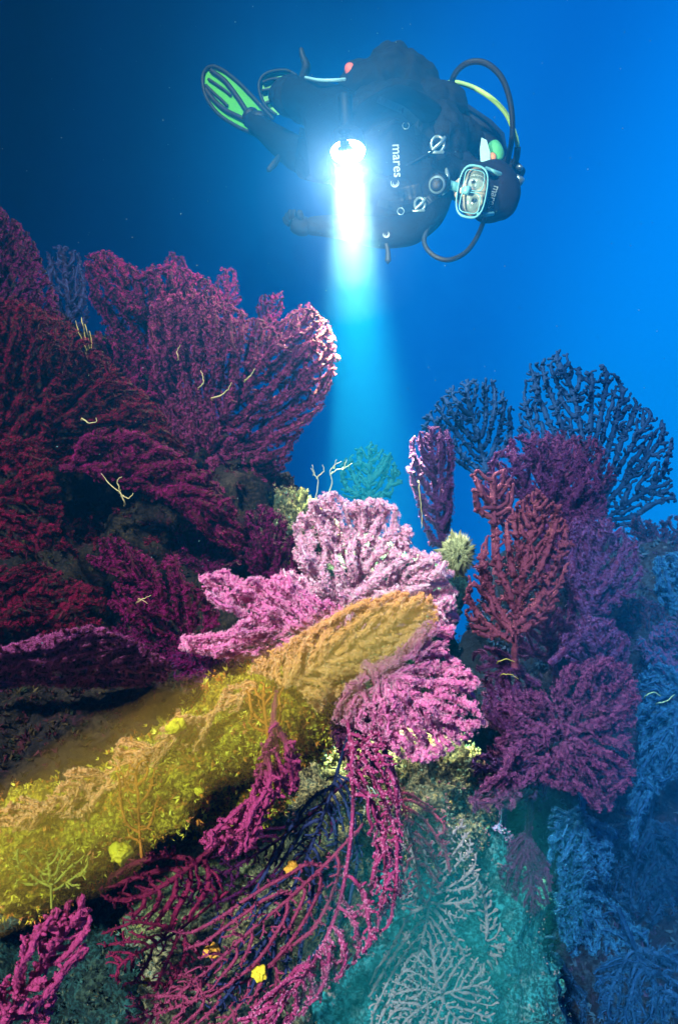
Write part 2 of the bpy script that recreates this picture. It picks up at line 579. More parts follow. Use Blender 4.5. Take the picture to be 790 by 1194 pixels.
# the ledge grown over with yellow sponge, from the lower left up to the middle
RY = [
    rock('sponge_ledge', 'yellow sponge grown knob behind the crimson pink tangle', 265, 905, 1.2, (.11, .08, .10), M_rock_yel, 6, .035, 8, rot=(0, R(-30), 0), seed=16, fine=.012),
    rock('sponge_ledge', 'yellow brown sponge grown ledge at the lower left edge', 40, 985, 1.12, (.24, .13, .085), M_rock_yel, 6, .035, 8, rot=(0, R(-22), 0), seed=12, fine=.012),
    rock('sponge_ledge', 'yellow sponge grown ledge in the middle of the slope', 215, 890, 1.15, (.21, .13, .085), M_rock_yel, 6, .04, 8, rot=(0, R(-35), 0), seed=13, fine=.012),
    rock('sponge_ledge', 'bright yellow sponge lump at the upper end of the ledge', 325, 835, 1.17, (.105, .09, .095), M_rock_yel, 6, .03, 9, rot=(0, R(-20), 0), seed=14, fine=.012),
]
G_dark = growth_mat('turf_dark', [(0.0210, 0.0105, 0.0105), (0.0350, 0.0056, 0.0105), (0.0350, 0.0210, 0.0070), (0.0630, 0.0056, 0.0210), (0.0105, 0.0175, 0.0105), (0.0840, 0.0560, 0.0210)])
G_mid = growth_mat('turf_mid', [(.30, .30, .20), (.22, .24, .18), (.38, .33, .20), (.14, .26, .24), (.40, .18, .24), (.55, .42, .12)])
G_teal_lit = growth_mat('turf_teal_lit', [(.03, .26, .34), (.05, .34, .44), (.12, .28, .34), (.02, .20, .30), (.40, .28, .35), (.08, .32, .38)])  # turf carries the same painted-in teal light
G_water_blue = growth_mat('turf_water_blue', [(.012, .03, .09), (.015, .06, .15), (.03, .03, .12), (.008, .018, .06)])  # water light painted into the turf as blue
G_yel = growth_mat('turf_yellow', [(.50, .36, .03), (.70, .52, .04), (.60, .20, .03), (.34, .28, .03), (.85, .70, .10), (.62, .20, .08), (.42, .05, .04)])
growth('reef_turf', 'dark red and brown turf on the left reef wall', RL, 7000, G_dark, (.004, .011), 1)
growth('reef_turf', 'grey green turf and crusts on the middle rocks', RC, 9000, G_mid, (.002, .006), 2)
growth('reef_turf', 'dark teal turf on the rock foot at the bottom left', RT[1:], 3500, growth_mat('turf_dark_teal', [(.015, .06, .07), (.03, .10, .10), (.05, .07, .05), (.015, .04, .05), (.14, .13, .08)]), (.003, .009), 6)
growth('reef_turf', 'turf tinted by turquoise light on the rocks at the bottom', RT[:1], 5000, G_teal_lit, (.001, .0032), 3)
growth('reef_turf', 'turf tinted by blue water light on the shaded right reef wall', RR, 7000, G_water_blue, (.005, .014), 4)
growth('reef_turf', 'yellow and orange crusts on the sponge ledge', RY, 8000, G_yel, (.003, .008), 5)

# ------------------------------------------------------------------ gorgonians
B_crim = branch_mat('branch_crimson', (0.0240, 0.0006, 0.0060))  # deep shade of the left bank put into these dark branch colours
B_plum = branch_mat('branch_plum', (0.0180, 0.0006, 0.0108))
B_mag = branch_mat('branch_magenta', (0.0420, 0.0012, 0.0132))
B_pink = branch_mat('branch_pink', (.66, .14, .42))
B_rose = branch_mat('branch_rose', (.15, .034, .085), .8)
B_hot = branch_mat('branch_hot_pink', (.34, .035, .16), .8)
B_hotd = branch_mat('branch_dark_pink', (.20, .012, .06))
B_water_blue = branch_mat('branch_water_blue', (.001, .022, .10))  # blue water light put into the coral's own colour
B_water_lblue = branch_mat('branch_water_light_blue', (.006, .06, .24))  # paler water light, painted into the branch colour
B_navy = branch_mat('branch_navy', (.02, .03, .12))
B_purp = branch_mat('branch_purple', (.05, .006, .06))
B_pale = branch_mat('branch_pale', (.34, .28, .36))
B_dusty = branch_mat('branch_dusty_rose', (0.2400, 0.0360, 0.1040))
B_or = branch_mat('branch_orange', (.55, .17, .03))
B_teal = branch_mat('branch_teal', (.008, .07, .10))

Q_crim = polyp_mat('polyps_crimson', (.03, .0003, .006), (.42, .004, .085))  # left bank shade also put into crimson, magenta and plum polyps
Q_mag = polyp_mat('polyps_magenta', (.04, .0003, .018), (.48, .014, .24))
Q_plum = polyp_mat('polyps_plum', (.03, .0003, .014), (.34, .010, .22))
Q_lil = polyp_mat('polyps_lilac', (.06, .002, .03), (.62, .13, .46))
Q_pink = polyp_mat('polyps_pink', (.86, .07, .44), (1.0, .70, .98), .12)
Q_pale = polyp_mat('polyps_pale_pink', (.97, .20, .58), (1.0, .88, 1.0), .10)  # torch light on the middle fan put into the pale colour
B_vpale = branch_mat('branch_pale_pink', (.90, .50, .70))  # branches painted pale as if lit by the torch
Q_purple = polyp_mat('polyps_purple', (.03, .004, .045), (.24, .075, .36))
Q_bush = polyp_mat('polyps_bush', (.06, .004, .06), (.50, .15, .48))
Q_violet = polyp_mat('polyps_violet', (.03, .008, .08), (.26, .14, .60))
Q_water_blue = polyp_mat('polyps_water_blue', (.006, .05, .22), (.05, .36, .95))  # polyps take the blue light of the water as base colour
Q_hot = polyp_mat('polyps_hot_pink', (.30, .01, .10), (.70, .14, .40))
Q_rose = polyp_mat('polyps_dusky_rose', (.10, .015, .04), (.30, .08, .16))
Q_water_dblue = polyp_mat('polyps_water_deep_blue', (.003, .02, .09), (.02, .14, .45))  # dimmer water light as polyp colour
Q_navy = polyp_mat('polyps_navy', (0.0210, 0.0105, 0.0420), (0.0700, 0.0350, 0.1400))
Q_or = polyp_mat('polyps_peach_tint', (.90, .28, .14), (1.0, .76, .50))  # golden tint over the pink fan put into its polyp colour
B_peach_tint = branch_mat('branch_peach_tint', (.72, .30, .12))  # same golden tint painted into the branches
Q_tip = polyp_mat('polyps_rosy', (.06, .001, .025), (.62, .08, .36))

# --- far behind
sea_fan('faint teal sea fan silhouette in the open water behind the bright pink fan',
        [(395, 545), (410, 525), (435, 515), (455, 525), (470, 560), (450, 590), (400, 580)], (430, 640), 3.4, B_teal, None, space=5, tip=1.6, trunk=3, thick=8)
sea_fan('dark blue sea fan standing behind the upper left fans',
        [(52, 300), (65, 283), (90, 290), (102, 320), (105, 380), (70, 400), (55, 350)], (85, 470), 2.7, B_navy, Q_navy, space=8, tip=2, thick=12, psize=2.4)
# --- left bank, back to front
SP = dict(group='small dark sprigs behind the left fans')
sea_fan('small dark sprig rising left of the other two behind the big fan', [(190, 300), (200, 292), (215, 300), (222, 340), (200, 360)], (210, 400), 2.35, B_plum, Q_plum, space=7, tip=2.2, thick=6, psize=2.8, cat='sea fan')
sea_fan('small dark sprig in the middle of three behind the big fan', [(250, 330), (258, 308), (275, 315), (282, 350), (262, 370)], (265, 410), 2.3, B_plum, Q_plum, space=7, tip=2.2, thick=6, psize=2.8)
sea_fan('small plum sprig beside the pale tipped fan', [(298, 360), (305, 342), (332, 340), (328, 372), (305, 385)], (300, 420), 2.15, B_plum, Q_plum, space=7, tip=2.2, thick=6, psize=2.8)
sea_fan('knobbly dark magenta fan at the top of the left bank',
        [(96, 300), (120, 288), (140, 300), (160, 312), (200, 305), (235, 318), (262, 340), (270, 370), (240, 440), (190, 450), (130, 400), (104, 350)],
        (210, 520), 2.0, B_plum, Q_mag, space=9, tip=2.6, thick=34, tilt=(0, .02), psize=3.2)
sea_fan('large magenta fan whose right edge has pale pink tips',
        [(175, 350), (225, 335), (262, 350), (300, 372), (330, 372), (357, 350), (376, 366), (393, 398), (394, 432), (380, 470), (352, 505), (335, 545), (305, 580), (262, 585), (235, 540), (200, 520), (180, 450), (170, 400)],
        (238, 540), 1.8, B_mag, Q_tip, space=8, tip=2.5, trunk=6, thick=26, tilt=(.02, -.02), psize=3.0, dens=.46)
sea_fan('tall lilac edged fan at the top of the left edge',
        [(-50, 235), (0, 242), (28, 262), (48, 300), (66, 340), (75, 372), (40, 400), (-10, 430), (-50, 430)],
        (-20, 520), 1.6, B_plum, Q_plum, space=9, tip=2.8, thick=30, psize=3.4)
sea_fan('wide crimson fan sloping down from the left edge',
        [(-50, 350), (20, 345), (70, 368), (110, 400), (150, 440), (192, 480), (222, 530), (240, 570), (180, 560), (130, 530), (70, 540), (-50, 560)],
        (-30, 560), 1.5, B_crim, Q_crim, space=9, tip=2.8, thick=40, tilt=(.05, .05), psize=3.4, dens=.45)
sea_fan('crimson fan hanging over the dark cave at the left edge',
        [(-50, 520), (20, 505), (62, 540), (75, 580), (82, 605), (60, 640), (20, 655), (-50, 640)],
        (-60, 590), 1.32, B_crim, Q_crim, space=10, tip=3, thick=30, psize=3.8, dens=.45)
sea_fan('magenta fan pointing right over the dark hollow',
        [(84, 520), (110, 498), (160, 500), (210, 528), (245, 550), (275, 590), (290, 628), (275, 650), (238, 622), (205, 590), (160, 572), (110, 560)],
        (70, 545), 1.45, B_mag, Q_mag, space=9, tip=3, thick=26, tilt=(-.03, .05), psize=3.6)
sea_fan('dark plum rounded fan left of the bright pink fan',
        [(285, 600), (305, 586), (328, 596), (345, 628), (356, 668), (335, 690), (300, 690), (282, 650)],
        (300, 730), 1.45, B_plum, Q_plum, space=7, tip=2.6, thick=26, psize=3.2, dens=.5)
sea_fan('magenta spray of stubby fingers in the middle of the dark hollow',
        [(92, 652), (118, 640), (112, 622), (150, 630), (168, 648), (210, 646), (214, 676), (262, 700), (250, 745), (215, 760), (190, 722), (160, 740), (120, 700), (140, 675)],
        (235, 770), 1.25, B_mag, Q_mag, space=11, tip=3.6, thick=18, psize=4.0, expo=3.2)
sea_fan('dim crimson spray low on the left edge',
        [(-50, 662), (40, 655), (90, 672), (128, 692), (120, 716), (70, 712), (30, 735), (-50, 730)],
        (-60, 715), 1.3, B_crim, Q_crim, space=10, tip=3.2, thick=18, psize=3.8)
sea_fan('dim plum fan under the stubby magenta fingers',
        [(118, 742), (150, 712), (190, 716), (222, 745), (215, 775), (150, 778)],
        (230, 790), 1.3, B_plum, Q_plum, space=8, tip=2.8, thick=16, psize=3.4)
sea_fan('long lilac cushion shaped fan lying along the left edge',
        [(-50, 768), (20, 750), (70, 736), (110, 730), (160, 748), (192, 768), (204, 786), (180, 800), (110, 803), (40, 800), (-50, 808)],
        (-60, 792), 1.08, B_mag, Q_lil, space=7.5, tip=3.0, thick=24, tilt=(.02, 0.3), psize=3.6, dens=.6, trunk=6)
sea_fan('small purple fan between the lilac cushion and the light pink fan',
        [(190, 770), (215, 755), (270, 765), (290, 780), (260, 796), (205, 795)],
        (250, 810), 1.2, B_purp, Q_plum, space=8, tip=3, thick=16, psize=3.4)
# --- bright middle
sea_fan('light pink fan reaching left from the middle of the photo',
        [(232, 672), (262, 664), (300, 674), (330, 668), (362, 690), (398, 705), (404, 735), (360, 752), (310, 772), (262, 772), (208, 757), (206, 742), (262, 738), (282, 722), (246, 703), (238, 690)],
        (420, 760), 1.12, B_pink, Q_pink, space=8.5, tip=3.2, trunk=7, thick=20, tilt=(0, .05), psize=4.0, dens=.62)
sea_fan('brightest pale pink fan spreading up and right in the middle',
        [(342, 612), (362, 585), (390, 570), (402, 586), (428, 578), (448, 582), (466, 590), (464, 612), (478, 612), (486, 640), (510, 645), (532, 668), (518, 682), (480, 690), (440, 700), (400, 712), (366, 694), (344, 655)],
        (405, 765), 1.2, B_vpale, Q_pale, space=9, tip=3.4, trunk=8, thick=24, psize=4.4, dens=.62)
sea_fan('pink fan drooping to the lower right of the middle',
        [(452, 762), (480, 738), (500, 722), (534, 730), (530, 744), (512, 752), (545, 778), (560, 795), (552, 812), (568, 846), (548, 862), (520, 880), (488, 892), (450, 878), (415, 850), (385, 840), (400, 800)],
        (425, 772), 1.03, B_pink, Q_pink, space=9.5, tip=3.4, trunk=8, thick=20, psize=4.4, dens=.56)
sea_fan('violet fan in the shade between the drooping pink fan and the sponge ledge',
        [(380, 820), (400, 800), (440, 815), (462, 850), (455, 895), (430, 905), (400, 890), (384, 860)],
        (400, 770), 1.13, B_purp, Q_lil, space=8, tip=2.8, thick=16, psize=3.6, dens=.5)
sea_fan('pale lilac fan filling the gap between the brightest fan and the drooping pink fan',
        [(330, 660), (380, 680), (440, 690), (520, 672), (536, 700), (530, 735), (480, 745), (400, 745), (340, 720)],
        (410, 780), 1.24, B_vpale, Q_pink, space=9, tip=3.2, trunk=6, thick=30, psize=4.2, dens=.6)
# --- hanging ones at the bottom
sea_fan('crimson pink tangle hanging from the yellow sponge ledge',
        [(318, 838), (345, 862), (352, 890), (348, 925), (318, 940), (298, 985), (272, 1004), (240, 990), (224, 984), (252, 958), (290, 930), (300, 880)],
        (322, 806), .98, B_hot, Q_hot, psize=2.0, dens=.19, space=6.5, tip=1.8, trunk=2.9, thick=30, knob=.3, jitter=.8)
sea_fan('long pink fan drooping in a curve down the middle rock',
        [(400, 868), (440, 850), (462, 888), (470, 960), (468, 1040), (448, 1090), (400, 1140), (330, 1210), (250, 1210), (330, 1140), (392, 1090), (432, 1020), (430, 940), (400, 905)],
        (405, 840), 1.0, B_hot, Q_pink, space=7, tip=1.5, trunk=2.5, thick=26, psize=2.6, dens=.10, jitter=.6)
sea_fan('thin dark twigs hanging inside the curve of the long pink fan',
        [(330, 960), (392, 890), (425, 920), (428, 1000), (404, 1080), (360, 1130), (250, 1190), (215, 1150), (290, 1090), (230, 1080), (300, 1040)],
        (408, 850), 1.08, B_navy, None, space=8.5, tip=1.0, trunk=2.2, thick=14, jitter=.5)
sea_fan('thin magenta twigs spread across the grey rock face',
        [(190, 1085), (250, 1075), (300, 1030), (380, 990), (410, 1010), (380, 1080), (320, 1130), (210, 1180), (150, 1190), (230, 1120)],
        (425, 960), 1.04, B_dusty, Q_hot, psize=1.8, dens=.16, space=8.5, tip=1.05, trunk=2.1, thick=8, jitter=.5)
sea_fan('dark crimson twigs below the yellow sponge ledge',
        [(110, 1040), (150, 995), (200, 985), (240, 1000), (268, 1040), (235, 1060), (190, 1100), (150, 1075)],
        (262, 975), 1.06, B_hotd, Q_mag, psize=1.8, dens=.19, space=8.5, tip=1.3, trunk=3.2, thick=14, jitter=.55)
sea_fan('hot pink knobbly sprays at the bottom left corner',
        [(-40, 1130), (10, 1150), (25, 1090), (60, 1060), (100, 1040), (112, 1060), (104, 1110), (70, 1150), (60, 1200), (-40, 1215)],
        (-20, 1240), .86, B_hot, Q_hot, psize=2.4, dens=.19, space=8.5, tip=2.3, trunk=4, thick=26, knob=.35, jitter=.5)
# --- right bank
sea_fan('tall fan tinted dark blue by water light, outlined against the water at the upper right',
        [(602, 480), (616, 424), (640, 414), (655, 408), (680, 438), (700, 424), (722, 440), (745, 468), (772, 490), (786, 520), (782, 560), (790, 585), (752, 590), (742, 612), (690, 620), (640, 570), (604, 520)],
        (672, 690), 2.25, B_water_blue, None, space=5.4, tip=1.6, trunk=3, thick=6, knob=.3, jitter=.9, expo=3.4)
sea_fan('smaller fan tinted dark blue by water light at the upper left of the right bank',
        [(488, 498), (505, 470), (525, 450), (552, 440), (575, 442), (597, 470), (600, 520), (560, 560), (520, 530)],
        (595, 640), 2.15, B_water_blue, None, space=5.2, tip=1.45, trunk=2.8, thick=6, knob=.3, jitter=.9, expo=3.4)
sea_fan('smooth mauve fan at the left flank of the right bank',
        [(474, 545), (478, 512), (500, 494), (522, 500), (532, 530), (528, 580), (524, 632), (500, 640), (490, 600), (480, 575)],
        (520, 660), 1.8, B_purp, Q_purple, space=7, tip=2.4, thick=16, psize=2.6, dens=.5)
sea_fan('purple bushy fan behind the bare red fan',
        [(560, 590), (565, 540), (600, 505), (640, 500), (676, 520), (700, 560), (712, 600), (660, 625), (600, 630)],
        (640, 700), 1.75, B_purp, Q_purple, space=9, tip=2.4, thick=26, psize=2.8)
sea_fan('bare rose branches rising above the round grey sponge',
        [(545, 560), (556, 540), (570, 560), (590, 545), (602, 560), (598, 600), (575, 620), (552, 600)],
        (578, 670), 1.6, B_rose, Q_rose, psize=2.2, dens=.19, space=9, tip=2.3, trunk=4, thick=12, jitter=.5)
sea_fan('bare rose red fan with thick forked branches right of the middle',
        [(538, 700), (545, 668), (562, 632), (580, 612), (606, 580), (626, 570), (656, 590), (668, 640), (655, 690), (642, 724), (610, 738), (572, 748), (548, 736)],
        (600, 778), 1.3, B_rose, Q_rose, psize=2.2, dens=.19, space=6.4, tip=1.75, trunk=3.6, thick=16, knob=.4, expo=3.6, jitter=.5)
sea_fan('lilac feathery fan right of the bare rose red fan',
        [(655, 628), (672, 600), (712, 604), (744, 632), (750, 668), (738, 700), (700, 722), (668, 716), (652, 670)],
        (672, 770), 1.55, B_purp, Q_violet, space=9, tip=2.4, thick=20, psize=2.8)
sea_fan('dim fan tinted with blue water light against the right edge below the tall fan',
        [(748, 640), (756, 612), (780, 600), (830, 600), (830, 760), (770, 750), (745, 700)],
        (800, 800), 1.95, B_water_blue, Q_navy, space=10, tip=2.2, thick=22, psize=2.8)
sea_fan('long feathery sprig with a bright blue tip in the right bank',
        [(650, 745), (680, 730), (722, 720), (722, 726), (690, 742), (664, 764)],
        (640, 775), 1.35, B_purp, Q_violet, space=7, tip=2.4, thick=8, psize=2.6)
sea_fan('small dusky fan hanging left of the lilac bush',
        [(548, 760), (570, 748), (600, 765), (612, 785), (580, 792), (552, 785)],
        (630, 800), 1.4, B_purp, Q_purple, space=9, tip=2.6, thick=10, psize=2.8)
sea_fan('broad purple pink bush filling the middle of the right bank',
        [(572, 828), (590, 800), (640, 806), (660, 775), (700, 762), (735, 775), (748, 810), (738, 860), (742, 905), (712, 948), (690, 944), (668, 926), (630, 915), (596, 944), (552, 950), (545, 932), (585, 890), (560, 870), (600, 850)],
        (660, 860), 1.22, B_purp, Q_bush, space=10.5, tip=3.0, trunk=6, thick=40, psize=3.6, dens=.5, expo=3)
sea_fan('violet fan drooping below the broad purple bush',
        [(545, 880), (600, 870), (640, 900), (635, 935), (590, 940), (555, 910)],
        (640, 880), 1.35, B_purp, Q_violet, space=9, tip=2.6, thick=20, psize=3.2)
sea_fan('feathery fan tinted with bright blue water light at the right edge beside the purple bush',
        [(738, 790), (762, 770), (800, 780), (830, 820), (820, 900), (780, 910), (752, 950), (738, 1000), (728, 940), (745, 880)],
        (800, 800), 1.45, B_water_lblue, Q_water_blue, space=9.5, tip=2.8, thick=24, psize=3.4)
sea_fan('small pink lace fan on the blue green slope',
        [(578, 1020), (590, 985), (612, 968), (630, 990), (646, 1020), (640, 1056), (622, 1068), (596, 1060)],
        (618, 930), 1.35, B_purp, Q_purple, space=8, tip=2.0, thick=8, psize=2.4, dens=.35)
sea_fan('pale lace coral spread over the turquoise rock slope',
        [(470, 950), (505, 965), (540, 955), (562, 1010), (556, 1060), (530, 1080), (552, 1110), (530, 1140), (490, 1215), (430, 1215), (430, 1140), (468, 1080), (465, 1010)],
        (500, 1050), 1.20, B_pale, None, space=5.5, tip=1.05, trunk=1.6, thick=2, jitter=1.3, knob=.6, expo=4, wav=.4)
sea_fan('thin pale pink lace coral at the lower right rim of the turquoise slope',
        [(545, 1000), (575, 1040), (590, 1090), (580, 1150), (600, 1215), (520, 1215), (535, 1140), (560, 1100)],
        (565, 1100), 1.28, B_pale, None, space=6, tip=1.2, trunk=1.8, thick=2, jitter=1.3, knob=.6, expo=4, wav=.4)
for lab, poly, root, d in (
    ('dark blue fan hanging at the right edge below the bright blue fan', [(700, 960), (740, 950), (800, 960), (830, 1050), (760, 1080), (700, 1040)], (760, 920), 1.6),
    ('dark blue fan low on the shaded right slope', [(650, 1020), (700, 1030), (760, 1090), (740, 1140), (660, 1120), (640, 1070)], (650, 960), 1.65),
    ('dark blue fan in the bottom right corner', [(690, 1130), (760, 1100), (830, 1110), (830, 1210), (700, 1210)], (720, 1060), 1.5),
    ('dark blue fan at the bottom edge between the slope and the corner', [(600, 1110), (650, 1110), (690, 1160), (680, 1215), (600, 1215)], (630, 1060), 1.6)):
    sea_fan(lab, poly, root, d, *((B_water_lblue, Q_water_blue), (B_water_blue, Q_water_dblue), (B_water_lblue, Q_water_dblue), (B_water_blue, Q_water_dblue))[(len(lab) + int(d * 100)) % 4], space=11, tip=2.0, trunk=3.5, thick=24, jitter=.6, psize=3.6, dens=.42, group='fans tinted with blue water light on the shaded slope')

for lab, poly, root, d, b, q in (
    ('dusky purple fan between the bare rose red fan and the broad purple bush', [(600, 740), (640, 700), (672, 712), (680, 745), (640, 770), (600, 772)], (650, 800), 1.6, B_purp, Q_purple),
    ('navy fan right of the lilac feathery fan', [(700, 735), (742, 695), (775, 700), (790, 740), (770, 775), (715, 770)], (745, 820), 1.75, B_water_blue, Q_navy),
    ('mauve fan in the gap under the two dark blue fans', [(590, 560), (610, 520), (650, 500), (700, 510), (720, 560), (690, 600), (620, 600)], (655, 680), 2.0, B_purp, Q_navy),
    ('navy fan at the right edge just under the tall dark blue fan', [(700, 640), (740, 600), (800, 620), (830, 680), (780, 700), (720, 700)], (770, 740), 2.2, B_water_blue, Q_navy),
    ('dark red fan deep in the hollow under the wide crimson fan', [(60, 640), (90, 600), (150, 590), (190, 620), (180, 660), (110, 660)], (120, 720), 1.7, B_crim, Q_crim),
    ('dark plum fan deep in the hollow left of the plum rounded fan', [(190, 640), (215, 600), (270, 620), (285, 660), (240, 680)], (240, 720), 1.65, B_plum, Q_plum),
    ('dark red fan at the left edge above the lilac cushion', [(-40, 745), (20, 712), (80, 705), (120, 725), (60, 748)], (0, 790), 1.35, B_crim, Q_crim),
    ('crimson fan wedged between the two upper left fans', [(85, 420), (110, 385), (150, 400), (185, 440), (190, 480), (140, 470)], (150, 520), 1.8, B_crim, Q_mag),
    ('violet blue fan at the left foot of the shaded right slope', [(560, 1000), (575, 960), (600, 970), (590, 1040), (570, 1060)], (590, 920), 1.5, B_water_blue, Q_violet),
    ('violet fan on the right wall under the lilac feathery fan', [(655, 720), (700, 715), (735, 745), (730, 785), (690, 790), (650, 765)], (700, 830), 1.5, B_purp, Q_violet),
    ('blue violet fan between the broad purple bush and the right edge', [(740, 745), (775, 720), (815, 740), (815, 800), (765, 800)], (790, 850), 1.6, B_water_lblue, Q_violet),
    ('dim purple fan behind the left side of the broad purple bush', [(560, 790), (590, 770), (620, 790), (625, 830), (590, 860), (560, 840)], (610, 890), 1.45, B_purp, Q_purple),
    ('deep blue fan under the broad purple bush on the shaded slope', [(640, 940), (680, 950), (720, 965), (710, 1030), (660, 1040), (635, 1000)], (680, 900), 1.5, B_water_lblue, Q_water_blue),
    ('blue fan right of the small pink lace fan', [(640, 1050), (660, 1010), (690, 1030), (690, 1090), (660, 1110)], (665, 980), 1.58, B_water_lblue, Q_water_blue),
    ('navy blue fan at the right edge above the bright blue fan', [(760, 650), (800, 640), (830, 700), (800, 740), (765, 720)], (790, 790), 1.8, B_water_lblue, Q_water_blue),
    ('dusky mauve fan rising between the bare rose red fan and the lilac fan', [(640, 640), (660, 600), (690, 590), (700, 640), (680, 680), (650, 690)], (665, 740), 1.68, B_purp, Q_purple),
    ('dark teal fan low on the slope under the small pink lace fan', [(565, 1110), (600, 1080), (650, 1085), (640, 1140), (590, 1150)], (620, 1040), 1.55, B_water_blue, None)):
    sea_fan(lab, poly, root, d, b, q, space=8.5, tip=2.3, thick=26, psize=3.2, dens=.4, jitter=.35)

for lab, poly, root, b, dd in (
    ('fine purple twigs spread over the rock left of the long pink fan', [(215, 1010), (260, 985), (330, 960), (380, 930), (400, 960), (340, 1020), (260, 1060), (205, 1060)], (415, 900), B_purp, 1.10),
    ('fine pink twigs along the bottom edge under the yellow sponge knobs', [(140, 1160), (200, 1120), (260, 1150), (330, 1130), (340, 1180), (280, 1215), (150, 1215)], (370, 1080), B_dusty, 1.05),
    ('fine dark red twigs over the rock foot at the bottom left', [(110, 1090), (160, 1060), (215, 1085), (240, 1120), (190, 1160), (130, 1150)], (265, 1040), B_hotd, 1.06),
    ('fine rosy twigs crossing the pale lace coral', [(440, 940), (480, 920), (520, 950), (530, 1010), (500, 1060), (450, 1040)], (455, 885), B_dusty, 1.16)):
    sea_fan(lab, poly, root, dd, b, Q_hot if b is B_dusty else Q_plum, space=8, tip=1.0, trunk=1.9, thick=10, jitter=.8, psize=1.8, dens=.16)
sea_fan('second pale lace coral at the bottom edge of the turquoise slope',
        [(470, 1120), (510, 1095), (560, 1120), (585, 1170), (560, 1215), (460, 1215), (450, 1160)],
        (515, 1160), 1.14, B_pale, None, space=6, tip=1.0, trunk=1.5, thick=2, jitter=1.3, knob=.6, expo=4, wav=.4)

# orange twigs grown into the ledge
sea_fan('orange antler twig on the upper end of the yellow ledge', [(285, 800), (300, 790), (330, 796), (336, 840), (318, 862), (290, 850)], (315, 880), 1.02, B_or, None, space=8, tip=1.2, trunk=2.2, thick=8, jitter=.7)
sea_fan('orange twigs low on the middle of the yellow ledge', [(132, 900), (170, 880), (190, 920), (180, 970), (150, 985), (136, 950)], (165, 1000), 1.0, B_or, None, space=8, tip=1.0, trunk=1.8, thick=8, jitter=.7)
sea_fan('olive twigs on the lower left part of the yellow ledge', [(10, 990), (40, 985), (80, 985), (110, 1000), (100, 1035), (60, 1040), (20, 1030)], (60, 1060), .98, plain('olive', (.40, .34, .06), .8), None, space=7, tip=1.0, trunk=1.6, thick=8, jitter=.7)
sea_fan('peach tinted fan lying in the added golden veil between the brightest fan and the ledge',
        [(300, 765), (360, 732), (420, 700), (470, 688), (508, 692), (512, 722), (490, 742), (440, 775), (395, 812), (372, 836), (345, 800), (290, 785)],
        (330, 800), 1.045, B_peach_tint, Q_or, space=8, tip=3.0, trunk=6, thick=16, psize=3.8, dens=.62)
sea_fan('orange rose fan creeping along the crest of the yellow ledge',
        [(-50, 950), (-5, 955), (20, 926), (50, 935), (84, 890), (120, 900), (142, 856), (176, 868), (206, 828), (240, 840), (262, 800), (300, 790), (278, 830), (250, 836), (236, 880), (196, 872), (170, 915), (120, 922), (100, 960), (50, 950), (20, 1000), (-50, 1000)],
        (300, 800), 1.04, B_peach_tint, Q_or, space=7, tip=2.0, trunk=3, thick=10, psize=3.0, dens=.5)


